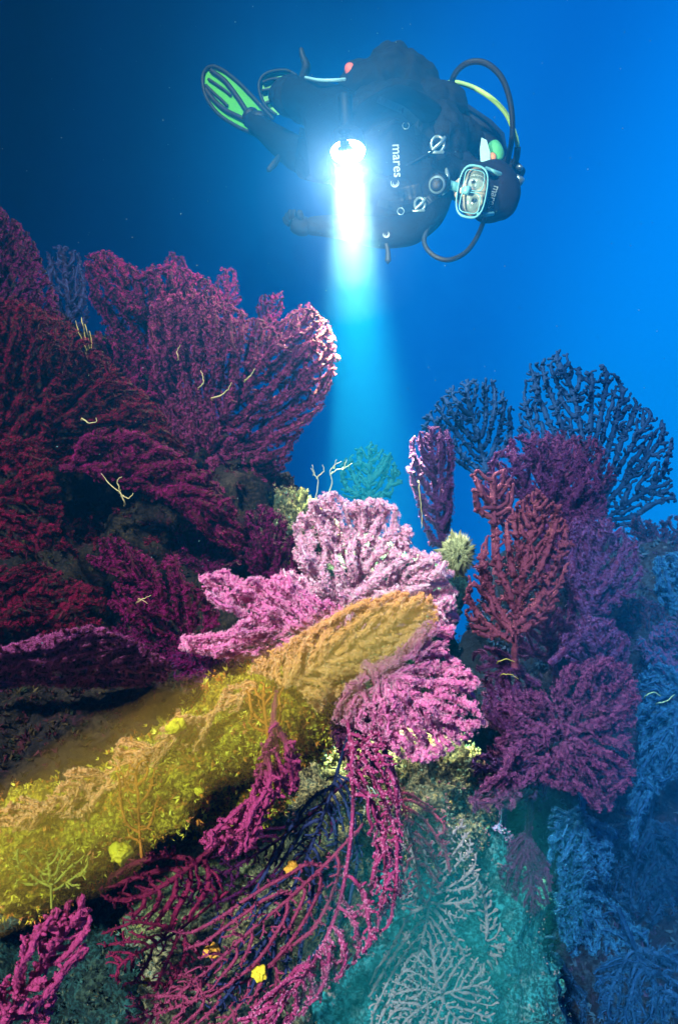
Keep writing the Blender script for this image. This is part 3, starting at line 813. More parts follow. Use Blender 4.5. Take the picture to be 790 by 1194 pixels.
def veil():
    """an added golden band of colour above the ledge"""
    ax = np.array([(-90, 1040, 86, .86), (0, 1000, 80, .88), (100, 945, 78, .90), (200, 885, 72, .92), (300, 820, 58, .94), (380, 775, 50, .95), (450, 735, 45, .96), (495, 715, 30, .97), (512, 708, 8, .97)], float)
    n, m = 90, 40
    t = np.linspace(0, len(ax) - 1, n)
    q = np.stack([np.interp(t, np.arange(len(ax)), ax[:, k]) for k in range(4)], 1)
    for _ in range(4): q[1:-1] = q[1:-1] * .5 + (q[:-2] + q[2:]) * .25
    C = np.array([tuple(P(a, b, d)) for a, b, _, d in q])
    rad = q[:, 2] * q[:, 3] / 790
    T = np.gradient(C, axis=0); T /= np.linalg.norm(T, axis=1)[:, None]
    mt = bpy.data.materials.new('veil'); mt.use_nodes = True
    nn, ll = mt.node_tree.nodes, mt.node_tree.links
    nn.clear()
    out = nn.new('ShaderNodeOutputMaterial'); v = nn.new('ShaderNodeVolumePrincipled')
    v.inputs['Color'].default_value = (1, .55, .07, 1)  # volume added to tint what lies behind it golden
    v.inputs['Absorption Color'].default_value = (1, .7, 0, 1)
    v.inputs['Density'].default_value = 1.3
    ll.new(v.outputs[0], out.inputs['Volume'])
    e = empty('golden_veil', P(200, 885, .92), 'added golden colour band over the sponge grown ledge', None, None, 'stuff')
    mo = mt.copy(); mo.name = 'veil_orange'
    vo = [q_ for q_ in mo.node_tree.nodes if q_.type == 'PRINCIPLED_VOLUME'][0]
    vo.inputs['Density'].default_value = 2.2; vo.inputs['Color'].default_value = (1, .60, .20, 1); vo.inputs['Absorption Color'].default_value = (1, .85, .3, 1)
    C_, rad_, T_ = C, rad, T
    for sh, k_ in enumerate((1.12, 1.0, .86, .70, .50, 1.0, .8, .6)):
        st = int(len(C_) * .56) if sh > 4 else 0
        C, rad, T = C_[st:], rad_[st:].copy(), T_[st:]; n = len(C)
        if st: rad *= np.clip((np.arange(n) + .3) / 14, .02, 1)
        V = []
        for i in range(n):
            u = np.cross(T[i], (0, 1, 0)); u /= np.linalg.norm(u); w = np.cross(T[i], u)
            end = min(1.0, (n - 1 - i) / (2 + 5 * (1.12 - k_) * 2) + .02)
            for k in range(m):
                a = 2 * pi * k / m
                p = C[i] + rad[i] * k_ * end * (math.cos(a) * u + .6 * math.sin(a) * w)
                f = noise.fractal(Vector(p) * 6 + Vector((sh * 3.3, 0, 0)), 1, 2, 4)
                V.append(p + (p - C[i]) * f * .42)
        F = [(i * m + k, i * m + (k + 1) % m, (i + 1) * m + (k + 1) % m, (i + 1) * m + k) for i in range(n - 1) for k in range(m)]
        F += [tuple(reversed(range(m))), tuple((n - 1) * m + k for k in range(m))]
        me = bpy.data.meshes.new('billow'); me.from_pydata([tuple(v) for v in V], [], F); me.update()
        o = link_mesh('billow', me, mo if st else mt, e)
        o['kind'] = 'stuff'
veil()

# ------------------------------------------------------------------ small life
M_cream = plain('cream', (.50, .40, .20), .5)
M_white = plain('white_hydroid', (.42, .50, .46), .5)
M_ylw = plain('whip_yellow', (.38, .34, .08), .5)
twig('yellow comb of upright whips between the upper left fans', [[(103, 412), (100, 395), (95, 370)], [(101, 408), (92, 390), (88, 374)], [(104, 410), (103, 392), (99, 378)], [(106, 412), (107, 398), (104, 386)]], 1.7, M_ylw, 1.4, 'sea whip', 'sea_whip')
twig('forked cream whip in the dark hollow', [[(146, 588), (142, 575), (128, 566), (118, 552)], [(140, 573), (136, 560), (142, 556)], [(142, 577), (150, 582), (155, 575)]], 1.3, M_cream, 1.3, 'sea whip', 'sea_whip')
twig('small cream whip curling on the wide crimson fan', [[(96, 488), (104, 494), (113, 492), (112, 487)]], 1.28, M_cream, 1.2, 'sea whip', 'sea_whip')
twig('long cream whip curved on the pale tipped fan', [[(248, 464), (258, 461), (266, 454), (270, 446)]], 1.66, M_cream, 1.3, 'sea whip', 'sea_whip')
twig('short cream whip above the long curved one', [[(286, 443), (292, 438), (297, 430)]], 1.66, M_cream, 1.3, 'sea whip', 'sea_whip')
twig('pale whip bent like a hook left of the long curved one', [[(232, 452), (238, 446), (236, 438), (234, 432)]], 1.66, M_cream, 1.1, 'sea whip', 'sea_whip')
twig('tiny yellow whip high on the pale tipped fan', [[(208, 418), (206, 410), (210, 402)]], 1.66, M_cream, 1.0, 'sea whip', 'sea_whip')
twig('cream crossed twigs above the lilac cushion fan', [[(160, 702), (168, 698), (176, 694)], [(162, 698), (172, 704)]], 1.1, M_cream, 1.0, 'sea whip', 'sea_whip')
twig('white forked hydroid left of two on the rock crest', [[(366, 590), (372, 562), (366, 552), (362, 546)], [(370, 556), (378, 550), (376, 542)], [(366, 552), (364, 542)]], 1.6, M_white, 1.1)
twig('white hydroid spray right of two on the rock crest', [[(378, 592), (388, 562), (384, 550), (390, 542), (398, 538)], [(386, 552), (392, 548), (402, 546), (410, 540)], [(390, 544), (392, 536)], [(400, 546), (404, 536)]], 1.6, M_white, 1.1)
twig('pale whip lying along the mauve fan', [[(488, 560), (489, 580), (492, 600), (491, 616)]], 1.6, M_cream, 1.0, 'sea whip', 'sea_whip')
twig('yellow whip on top of the dusky fan', [[(580, 772), (590, 768), (600, 772)], [(584, 786), (596, 786), (604, 792)]], 1.2, M_ylw, 1.0, 'sea whip', 'sea_whip')
twig('white whips hanging in the middle of the long pink fan', [[(432, 918), (438, 926), (443, 934)], [(428, 916), (432, 926)], [(425, 940), (424, 950)]], .96, M_white, 1.1, 'sea whip', 'sea_whip')
twig('green blue whips at the edge of the bright blue fan', [[(752, 812), (762, 806), (770, 812)], [(766, 820), (778, 818), (786, 810)]], 1.3, plain('whip_green', (.25, .55, .42), .5), 1.1, 'sea whip', 'sea_whip')

M_sp = plain('sponge_yellow', (.72, .55, .03), .75, bump=.8, scale=200)
M_sp2 = plain('sponge_orange', (.75, .36, .04), .75, bump=.8, scale=200)
for lab, x, y, d, s, mm in (('orange yellow sponge knob on the grey rock face, left of the pink twigs', 246, 1110, 1.06, .011, M_sp2),
                            ('bright yellow sponge knob near the bottom edge', 302, 1136, 1.04, .011, M_sp),
                            ('small yellow sponge knob over the blue green rock foot', 171, 1146, 1.08, .006, M_sp),
                            ('pale yellow sponge lump at the lower rim of the yellow ledge', 140, 996, .96, .014, M_sp),
                            ('yellow sponge lump on the crest of the yellow ledge', 205, 848, 1.0, .013, M_sp),
                            ('yellow sponge knob on the face of the yellow ledge', 232, 923, 1.02, .007, M_sp),
                            ('cream yellow sponge among the dark hanging twigs', 340, 1013, 1.10, .011, M_sp2)):
    c = P(x, y, d)
    o = link_mesh('sponge', blob(c, (s * 1.1, s, s * .9), 4, s * .5, 1.1 / s, (0, 0, 0), x, s * .1), mm, None, origin=c)
    tag(o, lab, 'sponge')

# round grey green bristly sponge
def fuzzy_ball():
    c = P(534, 646, 1.42)
    e = empty('hydroid_ball', c, 'round grey green bristly ball left of the bare rose red fan', 'hydroid')
    link_mesh('core', blob(c, (.026, .026, .034), 4, .006, 30, seed=3), plain('ball_core', (.16, .18, .10), .8), e)
    g = np.random.default_rng(4)
    n = 2600
    v = g.normal(0, 1, (n, 3)); v /= np.linalg.norm(v, axis=1)[:, None]
    base = np.array(c) + v * (.024, .024, .032)
    tipp = np.array(c) + v * (.034, .034, .044) * g.uniform(.8, 1.12, (n, 1)) + g.normal(0, .003, (n, 3))
    s = np.cross(v, g.normal(0, 1, (n, 3))); s /= np.linalg.norm(s, axis=1)[:, None]; s2 = np.cross(v, s)
    w = .0007
    V = np.stack([base + s * w, base - s * w, base + s2 * w, tipp], 1).reshape(-1, 3)
    b = (np.arange(n) * 4)[:, None, None]
    F = (b + np.array([(0, 1, 3), (1, 2, 3), (2, 0, 3)])[None]).reshape(-1, 3)
    o = link_mesh('bristles', np_mesh('bristles', V, F), plain('bristle', (.46, .50, .30), .7), e, smooth=False)
    o['kind'] = 'stuff'
fuzzy_ball()
# ------------------------------------------------------------------ the diver
M_neo = plain('neoprene', (.003, .004, .007), .8, .12, bump=.5, scale=120)
M_jack = plain('jacket_cloth', (.006, .005, .005), .8, .12, bump=.6, scale=180, var=.4)
M_hood = plain('hood_neoprene', (.005, .006, .016), .75, .15, bump=.3, scale=150)
M_skin = plain('skin', (.42, .34, .28), .5, .4, var=.08)
M_silver = plain('polished_steel', (.20, .30, .35), .3, .5, metal=.7)
M_blackr = plain('black_rubber', (.005, .007, .010), .6, .25)
M_yelh = plain('hose_yellow', (.36, .66, .14), .5, .4, var=.1)
M_fin = plain('fin_green', (.05, .34, .012), .5, .4, var=.15)
M_fing = plain('fin_green_pale', (.05, .62, .12), .5, .4, var=.1)
M_mask = plain('mask_silicone', (.09, .28, .34), .45, .4, var=.1)
M_white = plain('print_white', (.24, .31, .34), .5, .3, var=.03)
M_tank = plain('tank_paint', (.01, .012, .02), .5, .3)
M_camog = plain('pouch_green', (.05, .30, .12), .7)
M_camoo = plain('pouch_orange', (.50, .20, .10), .7)
M_redt = plain('tag_red', (.55, .10, .05), .6)
M_lite = plain('reflective_patch', (.25, .50, .58), .4)
M_glass = bpy.data.materials.new('mask_glass'); M_glass.use_nodes = True
_n, _l = M_glass.node_tree.nodes, M_glass.node_tree.links
_n.clear()
_o = _n.new('ShaderNodeOutputMaterial'); _t = _n.new('ShaderNodeBsdfTransparent'); _g = _n.new('ShaderNodeBsdfGlossy'); _m = _n.new('ShaderNodeMixShader')
_t.inputs[0].default_value = (.78, .90, .94, 1); _g.inputs['Roughness'].default_value = .05; _m.inputs[0].default_value = .08
_l.new(_t.outputs[0], _m.inputs[1]); _l.new(_g.outputs[0], _m.inputs[2]); _l.new(_m.outputs[0], _o.inputs[0])
M_eye = plain('eye_white', (.42, .40, .38), .4)
M_iris = plain('eye_dark', (.03, .02, .015), .2)


def skinned(name, chains, mat, parent, sub=2):
    """chains: list of [(point, radius, ...)] sharing points by index -> verts, edges, radii"""
    verts, edges, rad = chains
    me = bpy.data.meshes.new(name)
    me.from_pydata([tuple(v) for v in verts], edges, [])
    o = bpy.data.objects.new(name, me); COL.objects.link(o)
    md = o.modifiers.new('skin', 'SKIN'); md.use_smooth_shade = True
    for i, r in enumerate(rad):
        s = me.skin_vertices[0].data[i]
        s.radius = (r, r) if not isinstance(r, tuple) else r
        s.use_root = (i == 0)
    sb = o.modifiers.new('sub', 'SUBSURF'); sb.levels = sub; sb.render_levels = sub
    evaluated(o)
    me = o.data
    bpy.data.objects.remove(o)
    return link_mesh(name, me, mat, parent)


def tube_path(name, pts, r, mat, parent, res=8, sides=10, taper=None):
    """pts world positions, smoothed into a round hose"""
    pts = np.array([tuple(p) for p in pts])
    n = len(pts)
    out = []
    for i in range(n - 1):
        p0, p1, p2, p3 = pts[max(i - 1, 0)], pts[i], pts[i + 1], pts[min(i + 2, n - 1)]
        for t in np.linspace(0, 1, res, endpoint=False):
            out.append(.5 * ((2 * p1) + (-p0 + p2) * t + (2 * p0 - 5 * p1 + 4 * p2 - p3) * t * t + (-p0 + 3 * p1 - 3 * p2 + p3) * t ** 3))
    out.append(pts[-1])
    Wd = np.array(out)
    par = np.arange(-1, len(Wd) - 1); kids = np.ones(len(Wd), int); kids[-1] = 0
    rr = np.full(len(Wd), r) if taper is None else np.interp(np.linspace(0, 1, len(Wd)), np.linspace(0, 1, len(taper)), taper)
    V, Fq, F2, *_ = tubes(Wd, par, rr, kids, sides, 0, 0)
    # close the start as well
    c = len(V); V = np.concatenate([V, [Wd[0]]])
    s = np.arange(sides)
    F3 = np.stack([(s + 1) % sides, s, np.full(sides, c)], 1)
    return link_mesh(name, mixed_mesh(name, V, Fq, np.concatenate([F2[:, :3], F3])), mat, parent)


def cyl(name, p0, p1, r0, r1, mat, parent, seg=24, rings=None):
    """turned part from p0 to p1; rings = [(t, r)] profile"""
    prof = rings or [(0, r0), (1, r1)]
    p0, p1 = Vector(p0), Vector(p1)
    ax = (p1 - p0); L = ax.length; ax.normalize()
    u = ax.orthogonal().normalized(); v = ax.cross(u)
    V, F = [], []
    for t, r in prof:
        for k in range(seg):
            a = 2 * pi * k / seg
            V.append(p0 + ax * (t * L) + (u * math.cos(a) + v * math.sin(a)) * r)
    for i in range(len(prof) - 1):
        for k in range(seg):
            F.append((i * seg + k, i * seg + (k + 1) % seg, (i + 1) * seg + (k + 1) % seg, (i + 1) * seg + k))
    F.append(tuple(reversed(range(seg)))); F.append(tuple((len(prof) - 1) * seg + k for k in range(seg)))
    me = bpy.data.meshes.new(name); me.from_pydata(V, [], F); me.update()
    o = link_mesh(name, me, mat, parent)
    return o


def union(name, blobs, mat, parent, vox=.012, smooth=6, noise_amp=.006):
    """blobs [(center, (rx, ry, rz), euler)] fused into one surface"""
    bm = bmesh.new()
    for c, r, e in blobs:
        t = bmesh.ops.create_icosphere(bm, subdivisions=3, radius=1)
        M = Matrix.Translation(c) @ (Matrix.Rotation(e[2], 4, 'Z') @ Matrix.Rotation(e[1], 4, 'Y') @ Matrix.Rotation(e[0], 4, 'X')) @ Matrix.Diagonal((*r, 1))
        bmesh.ops.transform(bm, matrix=M, verts=t['verts'])
    me = bpy.data.meshes.new(name); bm.to_mesh(me); bm.free()
    o = bpy.data.objects.new(name, me); COL.objects.link(o)
    m = o.modifiers.new('r', 'REMESH'); m.mode = 'VOXEL'; m.voxel_size = vox
    m = o.modifiers.new('s', 'SMOOTH'); m.iterations = smooth; m.factor = .5
    evaluated(o)
    me = o.data; bpy.data.objects.remove(o)
    for v in me.vertices:
        f = noise.fractal(v.co * 14, 1, 2, 3)
        w = abs(noise.noise(v.co * 9 + Vector((4, 1, 2))))
        v.co += v.normal * (noise_amp * f - noise_amp * .8 * (1 - w * 4 if w < .25 else 0))
    return link_mesh(name, me, mat, parent)


def slab(name, outline, d, thick, mat, parent, tilt=(0, 0), cup=0.0):
    """plate with the outline given in px at depth d (tilt: metres per 100 px), real thickness"""
    cx = sum(p[0] for p in outline) / len(outline); cy = sum(p[1] for p in outline) / len(outline)
    bm = bmesh.new()
    f = []
    for s in (-.5, .5):
        f.append([bm.verts.new(P(x, y, d + tilt[0] * (x - cx) / 100 + tilt[1] * (y - cy) / 100 + s * thick)) for x, y in outline])
    n = len(outline)
    bm.faces.new(f[0]); bm.faces.new(list(reversed(f[1])))
    for i in range(n):
        bm.faces.new((f[0][i], f[1][i], f[1][(i + 1) % n], f[0][(i + 1) % n]))
    bmesh.ops.recalc_face_normals(bm, faces=bm.faces)
    me = bpy.data.meshes.new(name); bm.to_mesh(me); bm.free()
    return link_mesh(name, me, mat, parent, smooth=False)


def lettering(name, txt, px, py, d, size_px, ang, mat, parent, target=None, lift=.004):
    """printed word, laid onto the surface behind it"""
    cu = bpy.data.curves.new(name, 'FONT'); cu.body = txt; cu.align_x = 'CENTER'; cu.align_y = 'CENTER'
    cu.size = 1; cu.extrude = 0; cu.offset = .012; cu.resolution_u = 3
    o = bpy.data.objects.new(name, cu); COL.objects.link(o)
    dg = bpy.context.evaluated_depsgraph_get()
    me = bpy.data.meshes.new_from_object(o.evaluated_get(dg))
    bpy.data.objects.remove(o)
    return lay(name, me, px, py, d, size_px, ang, mat, parent, target, lift)


def lay(name, me, px, py, d, size_px, ang, mat, parent, target, lift):
    ca, sa = math.cos(R(ang)), math.sin(R(ang))
    bvh = None
    if target is not None:
        vs, fs = [], []
        for t in (target if isinstance(target, tuple) else (target,)):
            b = Vector((0, 0, 0)); q = t
            while q is not None: b += q.location; q = q.parent
            k = len(vs)
            vs += [v.co + b for v in t.data.vertices]; fs += [tuple(i + k for i in p.vertices) for p in t.data.polygons]
        bvh = BVHTree.FromPolygons(vs, fs)
    for v in me.vertices:
        x, y = v.co.x * size_px, v.co.y * size_px
        X, Y = px + x * ca + y * sa, py - (y * ca - x * sa)
        p = P(X, Y, d)
        if bvh:
            h = bvh.ray_cast(Vector((0, 0, 0)), p.normalized())
            if h[0]: p = h[0] - h[0].normalized() * lift
        v.co = p
    return link_mesh(name, me, mat, parent, smooth=False)


def swirl_mesh():
    V, F = [], []
    for r0, w0, off in ((.5, .16, 0), (.26, .10, .06)):
        n = 22; b = len(V)
        for i in range(n):
            a = R(-150) + R(270) * i / (n - 1)
            w = w0 * math.sin(pi * (i + .6) / (n + .2))
            for s in (-1, 1):
                V.append(((r0 + s * w / 2) * math.cos(a) + off, (r0 + s * w / 2) * math.sin(a), 0))
        F += [(b + 2 * i, b + 2 * i + 2, b + 2 * i + 3, b + 2 * i + 1) for i in range(n - 1)]
    me = bpy.data.meshes.new('swirl'); me.from_pydata(V, [], F); me.update()
    return me


def diver():
    per = empty('person', P(470, 180, 2.7), 'scuba diver in a black wetsuit floating on one side with bright green fins', 'person')
    # ---- body: joints (photo px, distance), radius m
    J = [(392, 165, 2.76, .125),  # 0 pelvis
         (430, 170, 2.70, .130), (468, 178, 2.66, .150), (500, 190, 2.64, .140), (528, 205, 2.64, .070),  # 4 neck
         (550, 218, 2.64, .085), (574, 224, 2.66, .092), (588, 226, 2.67, .070),  # head
         (505, 140, 2.66, .075), (462, 116, 2.42, .058), (428, 134, 2.14, .043), (409, 150, 1.98, .034), (406, 158, 1.95, .030),  # 8..12 torch arm
         (503, 244, 2.62, .080), (478, 268, 2.56, .066), (440, 272, 2.52, .060), (398, 264, 2.52, .048), (368, 263, 2.53, .037), (354, 264, 2.53, .034),  # 13..18 free arm
         (375, 125, 2.84, .110), (340, 112, 3.00, .085), (326, 110, 3.30, .060), (322, 112, 3.48, .048),  # 19..22 upper leg
         (385, 185, 2.86, .110), (350, 182, 3.02, .082), (322, 162, 3.20, .066), (304, 148, 3.34, .052), (292, 138, 3.44, .050)]  # 23..27
    E = [(0, 1), (1, 2), (2, 3), (3, 4), (4, 5), (5, 6), (6, 7), (3, 8), (8, 9), (9, 10), (10, 11), (11, 12),
         (3, 13), (13, 14), (14, 15), (15, 16), (16, 17), (17, 18), (0, 19), (19, 20), (20, 21), (21, 22), (0, 23), (23, 24), (24, 25), (25, 26), (26, 27)]
    body = skinned('body', ([P(a, b, c) for a, b, c, _ in J], E, [j[3] for j in J]), M_neo, per)

    # ---- gloves with separate fingers
    def glove(palm, fingers, label):
        """palm [(px,py,d,r)], fingers: lists of (px,py,d,r)"""
        vs, es, rs = [], [], []
        for i, p in enumerate(palm):
            vs.append(P(*p[:3])); rs.append(p[3])
            if i: es.append((i - 1, i))
        me_list = [skinned('glove', (vs, es, rs), M_neo, None, 2)]
        for f in fingers:
            vs = [P(*p[:3]) for p in f]; rs = [p[3] for p in f]
            me_list.append(skinned('finger', (vs, [(i, i + 1) for i in range(len(f) - 1)], rs), M_neo, None, 2))
        bm = bmesh.new()
        for o in me_list:
            bm.from_mesh(o.data)
        for o in me_list: bpy.data.objects.remove(o)
        me = bpy.data.meshes.new('glove'); bm.to_mesh(me); bm.free()
        o = link_mesh('glove', me, M_neo, per)
        o['label'] = label
    glove([(362, 264, 2.53, .036), (352, 264, 2.53, .040), (343, 262, 2.53, .034), (339, 260, 2.53, .022)],
          [[(344, 257, 2.53, .015), (342, 250, 2.52, .012), (343, 243, 2.51, .010)],
           [(341, 258, 2.54, .015), (338, 250, 2.54, .012), (338, 243, 2.53, .010)],
           [(339, 260, 2.55, .014), (335, 253, 2.56, .012), (334, 247, 2.56, .010)],
           [(338, 262, 2.56, .013), (333, 258, 2.57, .011), (331, 253, 2.58, .009)],
           [(352, 256, 2.50, .015), (349, 249, 2.48, .013), (349, 244, 2.47, .011)]], 'black glove held open with the fingers up')
    # hand closed round the torch (torch axis passes 404,176 -> 405,200)
    fg = []
    for k in range(4):
        z = 154 + k * 6.2
        fg.append([(411, z, 1.960, .013), (409, z + .5, 1.915, .012), (402, z + 1, 1.895, .011), (396, z + 1, 1.915, .010), (396, z + 1, 1.940, .009)])
    fg.append([(409, 162, 1.980, .015), (402, 167, 2.000, .013), (396, 170, 1.990, .011), (394, 171, 1.970, .010)])
    glove([(410, 154, 1.960, .034), (409, 162, 1.960, .030), (409, 172, 1.960, .026)], fg, 'black glove closed round the torch')

    # ---- hood, face, mask
    hc = P(572, 223, 2.66)
    hood = union('hood', [(hc, (.105, .095, .122), (0, R(12), 0)), (P(584, 226, 2.67), (.075, .09, .10), (0, 0, 0)), (P(545, 208, 2.69), (.07, .07, .085), (0, 0, 0)), (P(530, 200, 2.68), (.07, .075, .10), (0, R(20), 0))], M_hood, per, .010, 4, .002)
    fc = P(551, 223, 2.580)
    face = union('face', [(fc, (.060, .052, .095), (0, R(8), 0)),
                          (P(537, 220, 2.565), (.030, .030, .042), (0, 0, 0)),           # chin and mouth side
                          (P(546, 222, 2.530), (.026, .018, .012), (0, 0, 0)),           # nose
                          (P(538, 222, 2.525), (.010, .012, .013), (0, 0, 0)),           # nose tip
                          (P(559, 213, 2.545), (.010, .012, .024), (0, 0, 0)), (P(560, 233, 2.545), (.010, .012, .024), (0, 0, 0))], M_skin, per, .005, 3, .0006)
    for y in (212, 233):
        ey = cyl('eye', P(552, y, 2.545), P(550.5, y, 2.520), .012, .012, M_eye, face, 16, [(0, .010), (.5, .009), (.9, .005), (1, .002)])
        cyl('iris', P(551, y, 2.5225), P(550.6, y, 2.5165), .006, .003, M_iris, face, 12)
    # mask: silicone frame around two lenses, swept forward of the face
    def lens_ring(cx, cy, rx, ry, d0, w, dep, name, mat, parent, ang=8, n=40, power=3.0):
        V, F = [], []
        prof = [(1.0 + w, 0), (1.0 + w, -dep), (1.0 + w * .4, -dep * 1.15), (1.0, -dep), (1.0, 0)]
        for i in range(n):
            a = 2 * pi * i / n
            c, s = math.cos(a), math.sin(a)
            k = (abs(c) ** power + abs(s) ** power) ** (-1 / power)
            for f, dz in prof:
                x, y = rx * k * c * f, ry * k * s * f
                V.append(P(cx + x * math.cos(R(ang)) - y * math.sin(R(ang)), cy + x * math.sin(R(ang)) + y * math.cos(R(ang)), d0 + dz))
        m = len(prof)
        for i in range(n):
            for j in range(m):
                F.append((i * m + j, i * m + (j + 1) % m, ((i + 1) % n) * m + (j + 1) % m, ((i + 1) % n) * m + j))
        me = bpy.data.meshes.new(name); me.from_pydata(V, [], F); me.update()
        return link_mesh(name, me, mat, parent)
    mask = lens_ring(550, 223, 16, 29, 2.56, .10, .045, 'mask', M_mask, per, ang=10, power=3.0)
    for cy_, cx_ in ((210, 552.5), (236, 547.5)):
        f = lens_ring(cx_, cy_, 11, 11.5, 2.515, .10, .008, 'lens_frame', M_mask, mask, ang=10, power=4)
        cyl('lens', P(cx_, cy_, 2.512), P(cx_, cy_, 2.508), .034, .034, M_glass, f, 24)
    cyl('nose_pocket', P(538, 222, 2.53), P(546, 222, 2.50), .012, .018, M_mask, mask, 14, [(0, .006), (.3, .014), (1, .016)])
    for (a, b) in (((566, 196, 2.56), (583, 203, 2.575)), ((556, 250, 2.57), (574, 249, 2.60))):
        tube_path('strap', [P(*a), P((a[0] + b[0]) / 2, (a[1] + b[1]) / 2, a[2] - .012), P(*b)], .008, M_mask, mask)

    # ---- buoyancy jacket, tank
    jacket = union('jacket', [(P(455, 165, 2.72), (.25, .15, .24), (0, R(10), 0)), (P(500, 180, 2.68), (.16, .14, .22), (0, R(10), 0)),
                              (P(465, 105, 2.86), (.19, .14, .16), (0, R(25), 0)), (P(430, 105, 2.86), (.14, .12, .12), (0, 0, 0)),
                              (P(510, 135, 2.80), (.13, .13, .14), (0, R(40), 0)), (P(540, 165, 2.78), (.09, .10, .09), (0, R(40), 0)),
                              (P(470, 235, 2.68), (.20, .12, .12), (0, R(-5), 0)), (P(415, 195, 2.74), (.13, .12, .12), (0, 0, 0)),
                              (P(455, 70, 2.93), (.10, .09, .06), (0, 0, 0))], M_jack, per, .012, 3, .014)
    cyl('tank', P(430, 78, 3.06), P(590, 188, 2.98), .1, .1, M_tank, per, 32, [(0, .05), (.02, .085), (.06, .098), (.8, .098), (.9, .085), (.95, .05), (1, .03)])
    v = cyl('tank_valve', P(588, 188, 2.97), P(604, 204, 2.93), .03, .03, M_blackr, per, 16, [(0, .028), (.5, .028), (.55, .036), (1, .036)])
    cyl('valve_knob', P(600, 206, 2.90), P(609, 214, 2.90), .02, .02, M_silver, v, 14, [(0, .012), (.2, .020), (.8, .020), (1, .014)])
    cyl('valve_screw', P(603, 194, 2.88), P(607, 196, 2.86), .011, .011, M_silver, v, 12)
    # chest straps and buckles
    for lab, pts in ((None, [(440, 115), (470, 128), (505, 160), (515, 185)]), (None, [(440, 235), (470, 244), (492, 238), (512, 225)])):
        strap = bpy.data.meshes.new('strap')
        V, F = [], []
        pp = np.array(pts, float); tt = np.linspace(0, len(pp) - 1, 24)
        q = np.stack([np.interp(tt, np.arange(len(pp)), pp[:, j]) for j in range(2)], 1)
        for i in range(len(q)):
            t = q[min(i + 1, 23)] - q[max(i - 1, 0)]; t /= np.linalg.norm(t); nn = np.array([-t[1], t[0]])
            for s in (-1, 1): V.append((*(q[i] + nn * 4.5 * s), 0))
        F = [(2 * i, 2 * i + 1, 2 * i + 3, 2 * i + 2) for i in range(23)]
        strap.from_pydata([(a - 395, 597 - b, 0) for a, b, _ in V], [], F); strap.update()
        lay('strap', strap, 395, 597, 2.5, 1, 0, M_blackr, per, (jacket, body), .008)
    def buckle(x, y, d, s, ang):
        b = tube_path('buckle', [P(x + s * math.cos(R(ang + a)), y + s * 1.25 * math.sin(R(ang + a)), d) for a in range(0, 360, 45)] + [P(x + s * math.cos(R(ang)), y + s * 1.25 * math.sin(R(ang)), d)], .0055, M_silver, per)
        tube_path('tongue', [P(x - s * .9, y + s * .9, d - .004), P(x + s * .4, y - s * .2, d - .012), P(x + s * 1.1, y - s * 1.1, d - .004)], .006, M_silver, b)
        tube_path('bar', [P(x - s * 1.5, y + s * 1.3, d), P(x - s * .2, y + s * 1.25, d - .005), P(x + s * .9, y + s * 1.2, d)], .005, M_silver, b)
    for k, (x, y, w, h) in enumerate(((478, 224, 26, 16), (446, 200, 20, 26), (492, 150, 18, 12))):
        pm = bpy.data.meshes.new('pocket')
        g_ = 8
        pv = [((i / g_ - .5) * w, (j / g_ - .5) * h, 0) for j in range(g_ + 1) for i in range(g_ + 1)]
        pf = [(j * (g_ + 1) + i, j * (g_ + 1) + i + 1, (j + 1) * (g_ + 1) + i + 1, (j + 1) * (g_ + 1) + i) for j in range(g_) for i in range(g_)]
        pm.from_pydata(pv, [], pf); pm.update()
        if k == 0 or k == 2: lay('pocket', pm, x, y, 2.5, 1, -12, M_blackr, per, (jacket, body), .007)
    for x, y in ((473, 146), (467, 246)):
        tube_path('ring', [P(x + 4 * math.cos(R(a)), y + 4 * math.sin(R(a)), 2.50) for a in range(0, 361, 60)], .002, M_silver, per)
    tube_path('zip', [P(505, 176, 2.495), P(490, 184, 2.475), P(474, 192, 2.47)], .004, M_blackr, per)
    buckle(510, 168, 2.50, 7.5, 20)
    buckle(489, 238, 2.52, 6.0, 200)
    tube_path('inflator_clip', [P(469, 133, 2.53), P(471, 138, 2.53), P(473, 141, 2.53)], .006, M_silver, per)
    # second stage and its mouthpiece
    rg = cyl('regulator', P(516, 214, 2.56), P(509, 215, 2.47), .04, .04, M_blackr, per, 28, [(0, .026), (.2, .038), (.75, .040), (.85, .036), (1, .034)])
    cyl('purge_cover', P(509.2, 215, 2.472), P(508.6, 215, 2.462), .03, .03, M_silver, rg, 28, [(0, .031), (.5, .030), (.6, .027), (1, .026)])
    cyl('purge_button', P(508.8, 215, 2.464), P(508.2, 215, 2.452), .02, .02, M_blackr, rg, 24, [(0, .024), (.6, .022), (1, .010)])
    tube_path('mouthpiece', [P(518, 214, 2.52), P(527, 216, 2.52), P(534, 219, 2.54)], .016, M_mask, rg)
    tube_path('exhaust_tee', [P(520, 196, 2.50), P(521, 205, 2.49), P(519, 216, 2.49), P(516, 226, 2.50)], .0085, M_silver, rg, taper=[.004, .010, .009, .006])
    # hoses
    tube_path('hose', [P(525, 128, 2.80), P(524, 108, 2.78), P(530, 86, 2.74), P(545, 73, 2.70), P(565, 73, 2.68), P(583, 88, 2.68), P(593, 112, 2.70), P(597, 140, 2.74), P(596, 165, 2.80), P(591, 190, 2.88)], .0115, M_blackr, per)
    tube_path('hose', [P(500, 262, 2.55), P(494, 281, 2.53), P(503, 296, 2.51), P(521, 303, 2.50), P(540, 296, 2.52), P(553, 281, 2.56), P(562, 262, 2.62), P(566, 248, 2.68)], .009, M_blackr, per)
